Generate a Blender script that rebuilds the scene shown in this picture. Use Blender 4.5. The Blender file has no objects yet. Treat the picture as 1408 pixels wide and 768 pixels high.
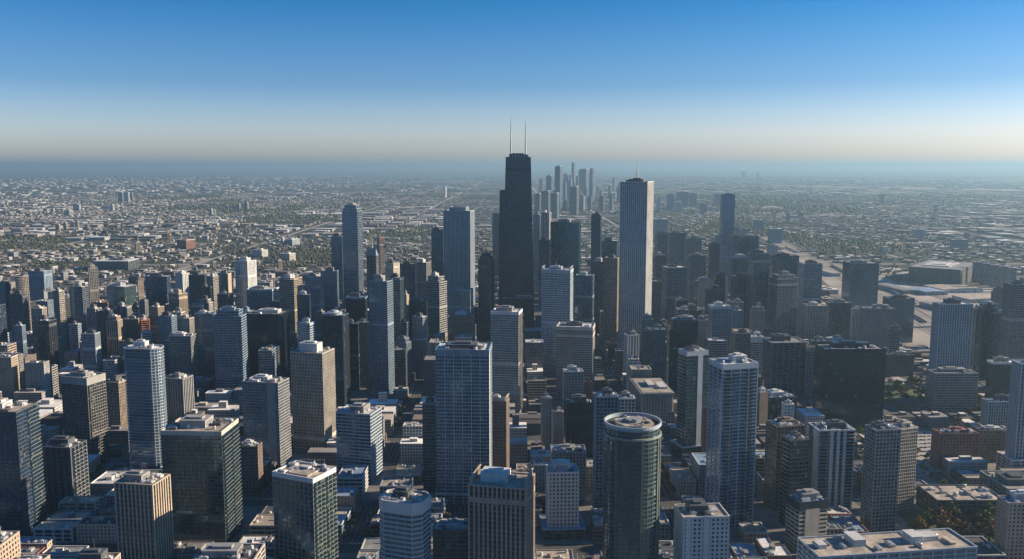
import bpy, math, random
import numpy as np
from mathutils import Vector

scn = bpy.context.scene
R = math.radians
random.seed(7)

# ---------------------------------------------------------------- camera, sky, sun, exposure
FPX, CX, CY, HZ, EYE = 1219.0, 704.0, 384.0, 227.0, 327.0
PITCH = math.atan((CY - HZ) / FPX)
camd = bpy.data.cameras.new("camera"); cam = bpy.data.objects.new("camera", camd)
scn.collection.objects.link(cam); scn.camera = cam
camd.sensor_width = 36.0; camd.lens = 36.0 * FPX / 1408.0
camd.clip_start = 1.0; camd.clip_end = 400000.0
cam.location = (0, 0, EYE); cam.rotation_euler = (math.pi / 2 - PITCH, 0, 0)

SUN_EL, SUN_AZ = 20.0, 80.0           # elevation, degrees clockwise from the view direction
w = bpy.data.worlds.new("World"); scn.world = w; w.use_nodes = True
nt = w.node_tree; bg = nt.nodes["Background"]
sky = nt.nodes.new("ShaderNodeTexSky"); sky.sky_type = 'NISHITA'; sky.sun_disc = False
sky.sun_elevation = R(SUN_EL); sky.sun_rotation = R(SUN_AZ)
sky.altitude = 0; sky.air_density = 1.0; sky.dust_density = 1.0; sky.ozone_density = 4.0
wc = nt.nodes.new("ShaderNodeTexCoord"); ws = nt.nodes.new("ShaderNodeSeparateXYZ"); nt.links.new(wc.outputs["Generated"], ws.inputs[0])
wr = nt.nodes.new("ShaderNodeValToRGB"); nt.links.new(ws.outputs[2], wr.inputs[0]); we = wr.color_ramp.elements   # clean autumn air: bluer than the model's low-sun sky
we[0].position = 0.0; we[0].color = (.76, .74, .87, 1); we[1].position = 0.35; we[1].color = (.022, .25, .45, 1)
for q_, c_ in ((.035, (.66, .66, .80, 1)), (.085, (.29, .41, .58, 1)), (.17, (.085, .30, .48, 1))): e_ = we.new(q_); e_.color = c_
wm = nt.nodes.new("ShaderNodeMix"); wm.data_type = 'RGBA'; wm.blend_type = 'MULTIPLY'; wm.inputs[0].default_value = 1.0
nt.links.new(sky.outputs[0], wm.inputs[6]); nt.links.new(wr.outputs[0], wm.inputs[7])
nt.links.new(wm.outputs[2], bg.inputs[0]); bg.inputs[1].default_value = 0.122
sund = bpy.data.lights.new("sun", 'SUN'); sund.energy = 5.0; sund.angle = R(0.53); sund.color = (1.0, 0.81, 0.60)
sun = bpy.data.objects.new("sun", sund); scn.collection.objects.link(sun)
sv = Vector((math.sin(R(SUN_AZ)) * math.cos(R(SUN_EL)), math.cos(R(SUN_AZ)) * math.cos(R(SUN_EL)), math.sin(R(SUN_EL))))
sun.rotation_euler = sv.to_track_quat('Z', 'Y').to_euler()
sun.location = sv * 900
scn.view_settings.view_transform = 'Standard'; scn.view_settings.look = 'None'
scn.view_settings.gamma = 1.0; scn.view_settings.exposure = 1.15
try: scn.view_settings.use_curve_mapping = False
except Exception: pass
cy = scn.cycles
cy.max_bounces = 5; cy.diffuse_bounces = 2; cy.glossy_bounces = 3; cy.transmission_bounces = 2; cy.volume_bounces = 0
cy.sample_clamp_indirect = 4.0
cy.use_denoising = True
HAZE_D = 6.0e-5; HAZE_COL = (0.33, 0.53, 0.67, 1)
FAR = 62000.0

# ---------------------------------------------------------------- materials
MATS = {}
def N(nt, t, **k):
    n = nt.nodes.new(t)
    for a, b in k.items(): setattr(n, a, b)
    return n
def L(nt, a, b): nt.links.new(a, b)
def mapr(nt, val, a, b, c, d):
    m = N(nt, "ShaderNodeMapRange"); L(nt, val, m.inputs[0])
    for i, v in zip((1, 2, 3, 4), (a, b, c, d)): m.inputs[i].default_value = v
    return m.outputs[0]
def mixc(nt, fac, a, b, mode='MIX'):
    m = N(nt, "ShaderNodeMix", data_type='RGBA', blend_type=mode)
    if isinstance(fac, (int, float)): m.inputs[0].default_value = fac
    else: L(nt, fac, m.inputs[0])
    for i, v in ((6, a), (7, b)):
        if isinstance(v, tuple): m.inputs[i].default_value = (*v[:3], 1)
        else: L(nt, v, m.inputs[i])
    return m.outputs[2]
def newmat(name):
    m = bpy.data.materials.new(name); m.use_nodes = True
    return m, m.node_tree, m.node_tree.nodes["Principled BSDF"]
def clad(name, col, rough=0.75, var=0.22, scale=0.06, spec=0.3, metallic=0.0):
    """weathered solid cladding: broad tone drift, vertical rain streaks, fine speckle"""
    if name in MATS: return MATS[name]
    m, nt, p = newmat(name)
    tc = N(nt, "ShaderNodeTexCoord")
    mp = N(nt, "ShaderNodeMapping"); mp.inputs[3].default_value = (1, 1, 0.12); L(nt, tc.outputs["Object"], mp.inputs[0])
    n1 = N(nt, "ShaderNodeTexNoise"); n1.inputs["Scale"].default_value = scale; n1.inputs["Detail"].default_value = 5; L(nt, tc.outputs["Object"], n1.inputs[0])
    n2 = N(nt, "ShaderNodeTexNoise"); n2.inputs["Scale"].default_value = 0.55; n2.inputs["Detail"].default_value = 3; L(nt, mp.outputs[0], n2.inputs[0])
    a = mapr(nt, n1.outputs[0], 0.3, 0.7, 1 - var, 1 + var * .6)
    b = mapr(nt, n2.outputs[0], 0.3, 0.7, 1 - var * .8, 1 + var * .4)
    mu = N(nt, "ShaderNodeMath", operation='MULTIPLY'); L(nt, a, mu.inputs[0]); L(nt, b, mu.inputs[1])
    oi = N(nt, "ShaderNodeObjectInfo"); r = mapr(nt, oi.outputs["Random"], 0, 1, 0.9, 1.1)
    mu2 = N(nt, "ShaderNodeMath", operation='MULTIPLY'); L(nt, mu.outputs[0], mu2.inputs[0]); L(nt, r, mu2.inputs[1])
    vm = N(nt, "ShaderNodeVectorMath", operation='SCALE'); vm.inputs[0].default_value = col[:3]; L(nt, mu2.outputs[0], vm.inputs["Scale"])
    L(nt, vm.outputs[0], p.inputs["Base Color"])
    p.inputs["Roughness"].default_value = rough; p.inputs["Specular IOR Level"].default_value = spec; p.inputs["Metallic"].default_value = metallic
    MATS[name] = m; return m
def glass(name, col, blind=(0.12, 0.12, 0.115), pb=0.10, ior=1.9, rough=0.12, tilt=0.012):
    """window glass: each pane (one UV unit) with its own tone, blind and slight tilt"""
    if name in MATS: return MATS[name]
    m, nt, p = newmat(name)
    uv = N(nt, "ShaderNodeUVMap"); oi = N(nt, "ShaderNodeObjectInfo")
    fl = N(nt, "ShaderNodeVectorMath", operation='FLOOR'); L(nt, uv.outputs[0], fl.inputs[0])
    cb = N(nt, "ShaderNodeCombineXYZ"); L(nt, oi.outputs["Random"], cb.inputs[2])
    ad = N(nt, "ShaderNodeVectorMath", operation='ADD'); L(nt, fl.outputs[0], ad.inputs[0]); L(nt, cb.outputs[0], ad.inputs[1])
    wn = N(nt, "ShaderNodeTexWhiteNoise", noise_dimensions='3D'); L(nt, ad.outputs[0], wn.inputs[0])
    # clusters of floors that read lighter or darker
    n1 = N(nt, "ShaderNodeTexNoise"); n1.inputs["Scale"].default_value = 0.13; n1.inputs["Detail"].default_value = 2; L(nt, ad.outputs[0], n1.inputs[0])
    thr = mapr(nt, n1.outputs[0], 0.35, 0.65, 1 - pb * .4, 1 - pb * 2.0)
    gt = N(nt, "ShaderNodeMath", operation='GREATER_THAN'); L(nt, wn.outputs[0], gt.inputs[0]); L(nt, thr, gt.inputs[1])
    sp = N(nt, "ShaderNodeSeparateColor"); L(nt, wn.outputs[1], sp.inputs[0])
    v = mapr(nt, sp.outputs[1], 0, 1, 0.7, 1.35)
    vm = N(nt, "ShaderNodeVectorMath", operation='SCALE'); vm.inputs[0].default_value = col; L(nt, v, vm.inputs["Scale"])
    vb = mapr(nt, sp.outputs[2], 0, 1, 0.4, 1.1)
    vm2 = N(nt, "ShaderNodeVectorMath", operation='SCALE'); vm2.inputs[0].default_value = blind; L(nt, vb, vm2.inputs["Scale"])
    L(nt, mixc(nt, gt.outputs[0], vm.outputs[0], vm2.outputs[0]), p.inputs["Base Color"])
    p.inputs["IOR"].default_value = ior; p.inputs["Specular Tint"].default_value = (.45, .70, 1.0, 1)
    L(nt, mapr(nt, sp.outputs[0], 0, 1, rough * .5, rough * 2.0), p.inputs["Roughness"])
    ge = N(nt, "ShaderNodeNewGeometry")
    s1 = N(nt, "ShaderNodeVectorMath", operation='SUBTRACT'); L(nt, wn.outputs[1], s1.inputs[0]); s1.inputs[1].default_value = (.5, .5, .5)
    s2 = N(nt, "ShaderNodeVectorMath", operation='SCALE'); L(nt, s1.outputs[0], s2.inputs[0]); s2.inputs["Scale"].default_value = tilt
    s3 = N(nt, "ShaderNodeVectorMath", operation='ADD'); L(nt, ge.outputs["Normal"], s3.inputs[0]); L(nt, s2.outputs[0], s3.inputs[1])
    s4 = N(nt, "ShaderNodeVectorMath", operation='NORMALIZE'); L(nt, s3.outputs[0], s4.inputs[0])
    L(nt, s4.outputs[0], p.inputs["Normal"])
    MATS[name] = m; return m
def roofmat(name, col, patch=0.35):
    if name in MATS: return MATS[name]
    m, nt, p = newmat(name)
    tc = N(nt, "ShaderNodeTexCoord"); oi = N(nt, "ShaderNodeObjectInfo")
    n1 = N(nt, "ShaderNodeTexNoise"); n1.inputs["Scale"].default_value = 0.18; n1.inputs["Detail"].default_value = 6; L(nt, tc.outputs["Object"], n1.inputs[0])
    vo = N(nt, "ShaderNodeTexVoronoi", distance='CHEBYCHEV'); vo.inputs["Scale"].default_value = 0.11; L(nt, tc.outputs["Object"], vo.inputs[0])
    a = mapr(nt, n1.outputs[0], 0.35, 0.65, 1 - patch, 1.12)
    sp = N(nt, "ShaderNodeSeparateColor"); L(nt, vo.outputs["Color"], sp.inputs[0])
    b = mapr(nt, sp.outputs[0], 0, 1, 1 - patch * .8, 1.1)
    mu = N(nt, "ShaderNodeMath", operation='MULTIPLY'); L(nt, a, mu.inputs[0]); L(nt, b, mu.inputs[1])
    r = mapr(nt, oi.outputs["Random"], 0, 1, 0.8, 1.15)
    mu2 = N(nt, "ShaderNodeMath", operation='MULTIPLY'); L(nt, mu.outputs[0], mu2.inputs[0]); L(nt, r, mu2.inputs[1])
    vm = N(nt, "ShaderNodeVectorMath", operation='SCALE'); vm.inputs[0].default_value = col; L(nt, mu2.outputs[0], vm.inputs["Scale"])
    n3 = N(nt, "ShaderNodeTexNoise"); n3.inputs["Scale"].default_value = 0.5; n3.inputs["Detail"].default_value = 5; L(nt, tc.outputs["Object"], n3.inputs[0])
    sx = N(nt, "ShaderNodeSeparateXYZ"); L(nt, tc.outputs["Object"], sx.inputs[0]); d1 = N(nt, "ShaderNodeMath", operation='DIVIDE'); L(nt, sx.outputs[0], d1.inputs[0]); d1.inputs[1].default_value = 4.2
    d2 = N(nt, "ShaderNodeMath", operation='FRACT'); L(nt, d1.outputs[0], d2.inputs[0]); d3 = N(nt, "ShaderNodeMath", operation='LESS_THAN'); L(nt, d2.outputs[0], d3.inputs[0]); d3.inputs[1].default_value = .06
    st = N(nt, "ShaderNodeMath", operation='MAXIMUM'); L(nt, d3.outputs[0], st.inputs[0]); L(nt, mapr(nt, n3.outputs[0], .56, .62, 0, 1), st.inputs[1])
    fa = N(nt, "ShaderNodeMath", operation='MULTIPLY'); L(nt, st.outputs[0], fa.inputs[0]); fa.inputs[1].default_value = .45
    L(nt, mixc(nt, fa.outputs[0], vm.outputs[0], tuple(c * .35 for c in col)), p.inputs["Base Color"]); p.inputs["Roughness"].default_value = 0.9
    MATS[name] = m; return m
C = {
 'tan': clad('tan_stone', (.39, .32, .24)), 'beige': clad('beige_concrete', (.44, .40, .34)), 'white': clad('white_concrete', (.52, .52, .50), var=.14),
 'grey': clad('grey_concrete', (.26, .26, .25)), 'dgrey': clad('dark_grey_panel', (.09, .095, .10), .5), 'brown': clad('brown_stone', (.17, .135, .11)),
 'brick': clad('red_brick', (.24, .11, .08)), 'green': clad('green_grey_metal', (.30, .33, .28), .5), 'blue': clad('blue_grey_panel', (.19, .25, .30), .5),
 'black': clad('black_metal', (.024, .034, .048), .4), 'steel': clad('brushed_steel', (.36, .39, .41), .4, metallic=.3), 'pink': clad('rose_granite', (.36, .28, .23)),
 'dgreen': clad('dark_green_metal', (.10, .125, .105), .5),
 'dblue': clad('dark_blue_panel', (.07, .10, .14), .5),
 'pale': clad('pale_blue_white_panel', (.33, .38, .41), .5, var=.12), 'orange': clad('orange_netting', (.50, .16, .07)),
}
G = {
 'navy': glass('navy_glass', (.011, .028, .055), pb=.06, ior=2.35), 'blue': glass('blue_glass', (.02, .055, .10), ior=2.5), 'green': glass('green_glass', (.010, .028, .034), pb=.05, ior=2.3, blind=(.10, .13, .09)),
 'black': glass('black_glass', (.007, .009, .014), pb=.02, ior=1.7), 'grey': glass('grey_glass', (.03, .038, .048), pb=.14), 'dark': glass('dark_window', (.012, .015, .02), pb=.14, ior=1.6),
 'teal': glass('teal_glass', (.010, .045, .055), ior=2.1, pb=.03), 'shop': glass('mixed_window', (.02, .024, .03), pb=.2),
}
RF = {'tan': roofmat('tan_gravel_roof', (.42, .36, .29)), 'grey': roofmat('grey_membrane_roof', (.24, .24, .24)), 'white': roofmat('white_membrane_roof', (.62, .62, .60), .2),
 'dark': roofmat('dark_felt_roof', (.075, .075, .08)), 'blue': roofmat('pale_blue_roof', (.20, .30, .42), .2), 'red': roofmat('rust_red_roof', (.26, .12, .09))}
UNIT = clad('galvanised_unit', (.46, .47, .47), .4, metallic=.3); DUNIT = clad('dark_unit', (.10, .10, .11), .5)

# ---------------------------------------------------------------- mesh helpers
class MB:
    def __init__(s): s.v = []; s.f = []; s.uv = []; s.mi = []; s.hasuv = False
    def quad(s, a, b, c, d, uv=None, mi=0):
        n = len(s.v); s.v += [a, b, c, d]; s.f.append((n, n + 1, n + 2, n + 3)); s.mi.append(mi)
        if uv: s.uv += uv; s.hasuv = True
        else: s.uv += [(0, 0)] * 4
    def poly(s, pts, mi=0):
        n = len(s.v); s.v += list(pts); s.f.append(tuple(range(n, n + len(pts)))); s.mi.append(mi); s.uv += [(0, 0)] * len(pts)
    def tri(s, a, b, c, mi=0): s.poly((a, b, c), mi)
    def box(s, x0, x1, y0, y1, z0, z1, mi=0, bottom=False, top=True):
        a, b, c, d = (x0, y0, z0), (x1, y0, z0), (x1, y1, z0), (x0, y1, z0)
        e, f, g, h = (x0, y0, z1), (x1, y0, z1), (x1, y1, z1), (x0, y1, z1)
        s.quad(a, b, f, e, mi=mi); s.quad(b, c, g, f, mi=mi); s.quad(c, d, h, g, mi=mi); s.quad(d, a, e, h, mi=mi)
        if top: s.quad(e, f, g, h, mi=mi)
        if bottom: s.quad(d, c, b, a, mi=mi)
    def tube(s, p, q, r0, r1, n=8, mi=0, cap=True):
        p, q = Vector(p), Vector(q); d = (q - p).normalized()
        a = d.orthogonal().normalized(); b = d.cross(a)
        A = [tuple(p + (a * math.cos(t) + b * math.sin(t)) * r0) for t in [2 * math.pi * i / n for i in range(n)]]
        B = [tuple(q + (a * math.cos(t) + b * math.sin(t)) * r1) for t in [2 * math.pi * i / n for i in range(n)]]
        for i in range(n): s.quad(A[i], A[(i + 1) % n], B[(i + 1) % n], B[i], mi=mi)
        if cap: s.poly(B, mi); s.poly(A[::-1], mi)
    def prism(s, pts, z0, z1, mi=0, bottom=False):
        n = len(pts)
        for i in range(n):
            p, q = pts[i], pts[(i + 1) % n]
            s.quad((*p, z0), (*q, z0), (*q, z1), (*p, z1), mi=mi)
        s.poly([(*p, z1) for p in pts], mi)
        if bottom: s.poly([(*p, z0) for p in pts][::-1], mi)
    def build(s, name, mat, parent=None, loc=None):
        me = bpy.data.meshes.new(name); me.from_pydata(s.v, [], s.f)
        for m in (mat if isinstance(mat, (list, tuple)) else [mat]): me.materials.append(m)
        if any(s.mi): me.polygons.foreach_set("material_index", s.mi)
        if s.hasuv:
            l = me.uv_layers.new(name="UVMap"); l.data.foreach_set("uv", np.array(s.uv, dtype=np.float32).ravel())
        o = bpy.data.objects.new(name, me); scn.collection.objects.link(o)
        if parent: o.parent = parent
        if loc: o.location = loc
        return o
def tag(o, label=None, cat=None, group=None, kind=None):
    if label: o['label'] = label
    if cat: o['category'] = cat
    if group: o['group'] = group
    if kind: o['kind'] = kind
    return o
def empty(name, loc, rz=0):
    o = bpy.data.objects.new(name, None); o.location = loc; o.rotation_euler = (0, 0, rz); o.empty_display_size = 5
    scn.collection.objects.link(o); return o
def offset(poly, d):
    n = len(poly); out = []
    for i in range(n):
        p0, p1, p2 = poly[i - 1], poly[i], poly[(i + 1) % n]
        e1 = Vector((p1[0] - p0[0], p1[1] - p0[1])).normalized(); e2 = Vector((p2[0] - p1[0], p2[1] - p1[1])).normalized()
        n1 = Vector((e1.y, -e1.x)); n2 = Vector((e2.y, -e2.x)); m = n1 + n2
        k = d / max(0.3, (1 + n1.dot(n2)))
        out.append((p1[0] + m.x * k, p1[1] + m.y * k))
    return out
def facade(gl, cl, poly, z0, z1, st, top_open=False):
    """curtain of glass panes (gl) behind floor bands and piers (cl) round a closed plan, all sides"""
    bw, pw, pd, bh, bd, fh = st
    nf = max(1, round((z1 - z0) / fh)); fh = (z1 - z0) / nf
    n = len(poly); ob = offset(poly, bd); op = offset(poly, pd)
    lens = [math.dist(poly[i], poly[(i + 1) % n]) for i in range(n)]
    curved = n > 10; sub = 1 if curved else max(1, round(bw / 2.8))
    for i in range(n):
        p, q = poly[i], poly[(i + 1) % n]; Ln = lens[i]
        nb = max(1, round(Ln / bw)) if not curved else 1
        uo = i * 41 if not curved else i
        gl.quad((*p, z0), (*q, z0), (*q, z1), (*p, z1), uv=[(uo, 0), (uo + nb * sub, 0), (uo + nb * sub, nf), (uo, nf)])
        if bh > 0:
            P, Q = ob[i], ob[(i + 1) % n]
            for k in range(nf + 1):
                a = z0 + k * fh - (bh / 2 if k else 0); b = z0 + k * fh + (bh / 2 if k < nf else 0)
                cl.quad((*P, a), (*Q, a), (*Q, b), (*P, b))
                cl.quad((*P, b), (*Q, b), (*q, b), (*p, b))
                if k: cl.quad((*Q, a), (*P, a), (*p, a), (*q, a))
        if pw > 0:
            ex, ey = (q[0] - p[0]) / Ln, (q[1] - p[1]) / Ln; nx, ny = ey, -ex
            h = pw / 2
            if not curved:
                for j in range(1, nb):
                    c = (p[0] + ex * Ln * j / nb, p[1] + ey * Ln * j / nb)
                    a = (c[0] - ex * h, c[1] - ey * h); b = (c[0] + ex * h, c[1] + ey * h)
                    A = (a[0] + nx * pd, a[1] + ny * pd); B = (b[0] + nx * pd, b[1] + ny * pd)
                    cl.quad((*A, z0), (*B, z0), (*B, z1), (*A, z1))
                    cl.quad((*a, z0), (*A, z0), (*A, z1), (*a, z1)); cl.quad((*B, z0), (*b, z0), (*b, z1), (*B, z1))
                for c, s in ((op[i], 1), (op[(i + 1) % n], -1)):
                    e = (c[0] + ex * s * pw, c[1] + ey * s * pw); ei = (e[0] - nx * pd, e[1] - ny * pd)
                    if s > 0: cl.quad((*c, z0), (*e, z0), (*e, z1), (*c, z1)); cl.quad((*e, z0), (*ei, z0), (*ei, z1), (*e, z1))
                    else: cl.quad((*e, z0), (*c, z0), (*c, z1), (*e, z1)); cl.quad((*ei, z0), (*e, z0), (*e, z1), (*ei, z1))
            elif i % 2 == 0:
                c = p; a = (c[0] - ex * h, c[1] - ey * h); b = (c[0] + ex * h, c[1] + ey * h)
                A = (a[0] + nx * pd, a[1] + ny * pd); B = (b[0] + nx * pd, b[1] + ny * pd)
                cl.quad((*A, z0), (*B, z0), (*B, z1), (*A, z1))
                cl.quad((*a, z0), (*A, z0), (*A, z1), (*a, z1)); cl.quad((*B, z0), (*b, z0), (*b, z1), (*B, z1))
def ring(mb, outer, inner, z0, z1, mi=0, zi=None):
    n = len(outer); zi = z0 if zi is None else zi
    for i in range(n):
        P, Q, p, q = outer[i], outer[(i + 1) % n], inner[i], inner[(i + 1) % n]
        mb.quad((*P, z0), (*Q, z0), (*Q, z1), (*P, z1), mi=mi)
        mb.quad((*P, z1), (*Q, z1), (*q, z1), (*p, z1), mi=mi)
        mb.quad((*q, zi), (*p, zi), (*p, z1), (*q, z1), mi=mi)
        mb.quad((*Q, z0), (*P, z0), (*p, z0), (*q, z0), mi=mi)

# ---------------------------------------------------------------- from the photograph's proportions to metres
cp, sp_ = math.cos(PITCH), math.sin(PITCH)
def ray(px, py):
    u, v = (px - CX) / FPX, (CY - py) / FPX
    return u, cp + v * sp_, -sp_ + v * cp
def ground(px, py, z=0.0):
    u, dy, dz = ray(px, py); t = (z - EYE) / dz
    return u * t, dy * t
def project(x, y, z):
    dep = y * cp + (EYE - z) * sp_; up = y * sp_ - (EYE - z) * cp
    return CX + FPX * x / dep, CY - FPX * up / dep
def solve(xl, xc, xr, yt, yb, ratio=0.75, phi=None, D=None):
    """plan and height of a block whose near corner stands at row yb and whose top corner is at (xc, yt)"""
    _, Y = ground(xc, yb); u, dy, dz = ray(xc, yt); t = Y / dy
    X, ZT = u * t, EYE + dz * t
    K0 = Y * cp + (EYE - ZT) * sp_
    def length(px, ux, uy):
        s = (px - CX) / FPX; den = ux - s * uy * cp
        return (s * K0 - X) / den if abs(den) > 1e-6 else -1
    one = None
    if xr - xc < 0.6: one = 'L'
    if xc - xl < 0.6: one = 'R'
    def lens(ph):
        u_, v_ = (math.cos(ph), math.sin(ph)), (-math.sin(ph), math.cos(ph))
        return length(xr, *u_), length(xl, *v_)
    if one is None and phi is None:
        best = None
        fr = 'L' if (xc - xl) > (xr - xc) else 'R'
        rng = range(0, 31) if fr == 'R' else range(60, 91)
        for d in rng:
            a, b = lens(R(d))
            if a <= 1 or b <= 1: continue
            f_, s_ = (b, a) if fr == 'L' else (a, b)
            cost = abs(math.log(s_ / f_ / ratio)) + 0.012 * (min(d, 90 - d))
            if best is None or cost < best[0]: best = (cost, d, a, b)
        if best is None: raise ValueError(('no fit', xl, xc, xr, yt))
        ph, LR, LL = R(best[1]), best[2], best[3]
        front = LL if fr == 'L' else LR; side = LR if fr == 'L' else LL
        side = min(max(side, front * .45), front * 1.7)
        if fr == 'L': LR = side
        else: LL = side
    else:
        if phi is not None: ph = R(phi)
        else: ph = R(90) if one == 'L' else 0.0
        a, b = lens(ph)
        if one == 'L': LL = b; LR = D or LL * ratio
        elif one == 'R': LR = a; LL = D or LR * ratio
        else: LR, LL = a, b
        if D and one is None:
            if (xc - xl) > (xr - xc): LR = D
            else: LL = D
    u_, v_ = (math.cos(ph), math.sin(ph)), (-math.sin(ph), math.cos(ph))
    cx, cy_ = X + u_[0] * LR / 2 + v_[0] * LL / 2, Y + u_[1] * LR / 2 + v_[1] * LL / 2
    return dict(x=cx, y=cy_, phi=ph, LR=LR, LL=LL, h=ZT, X=X, Y=Y)
# ---------------------------------------------------------------- towers
# bay width, pier width, pier depth, band height, band depth, storey height
STY = {
 'floorline': (4.6, .22, .2, .6, .28, 3.5),
 'hb': (9.0, .8, .5, .6, .45, 3.3), 'front': (2.9, .26, .3, .8, .34, 3.5), 'deep': (3.6, 1.5, 1.3, .5, .04, 3.8),
 'pin': (3.4, 1.35, 1.0, .5, .04, 3.9), 'pinthin': (2.6, 1.0, .8, .5, .04, 3.8),
 'grid': (3.4, .8, .40, .95, .33, 3.4), 'fine': (2.2, .45, .30, .8, .25, 3.3), 'punched': (3.4, 1.7, .30, 1.6, .27, 3.4),
 'vert': (3.0, 1.1, .85, .9, .12, 3.9), 'vthin': (1.9, .6, .55, .6, .10, 3.8), 'horiz': (6.5, .4, .12, 1.5, .45, 3.6),
 'curtain': (3.0, .18, .14, .40, .10, 3.9), 'mullion': (4.6, .35, .30, .28, .20, 3.7), 'balc': (7.5, .7, .25, .38, 1.25, 3.3),
 'stripe': (4.6, 2.2, .35, .5, .3, 3.3), 'smooth': (3.0, .08, .05, .12, .03, 4.0), 'wide': (9.0, 1.5, .6, 1.1, .5, 3.5), 'big': (6.2, 1.7, 1.1, .9, .2, 3.8),
}
TOWERS = []; KEY = {}
def units(root, k, x0, x1, y0, y1, z, rnd, big=1.0):
    """roof machinery, each piece its own part"""
    for i in range(k):
        a = rnd.uniform(1.2, 3.0) * big; b = rnd.uniform(1.5, 4.5) * big; h = rnd.uniform(1.0, 2.6) * big
        if x1 - x0 < 2 * a + 1 or y1 - y0 < 2 * b + 1: a *= .5; b *= .5
        x = rnd.uniform(x0 + a, x1 - a); y = rnd.uniform(y0 + b, y1 - b)
        m = MB(); kind = rnd.random()
        if kind < .6:
            m.box(-a, a, -b, b, 0, h); m.box(-a * .8, a * .8, -b * .8, b * .8, h, h + .25)
            for t in (-.45, .45): m.tube((0, b * t, h + .25), (0, b * t, h + .6), min(a, b) * .33, min(a, b) * .33, 10)
        elif kind < .85:
            m.tube((0, 0, 0), (0, 0, h * 1.4), a * .8, a * .8, 12); m.tube((0, 0, h * 1.4), (0, 0, h * 1.4 + .3), a * .6, a * .5, 12)
        else:
            m.box(-a * .35, a * .35, -b * 1.3, b * 1.3, .5, 1.1, bottom=True)
            for t in (-1, 0, 1): m.box(-a * .2, a * .2, b * t - .15, b * t + .15, 0, .5)
        m.build('cooling_unit', UNIT if rnd.random() < .6 else (DUNIT if rnd.random() < .5 else C['white']), root, (x, y, z))
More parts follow.
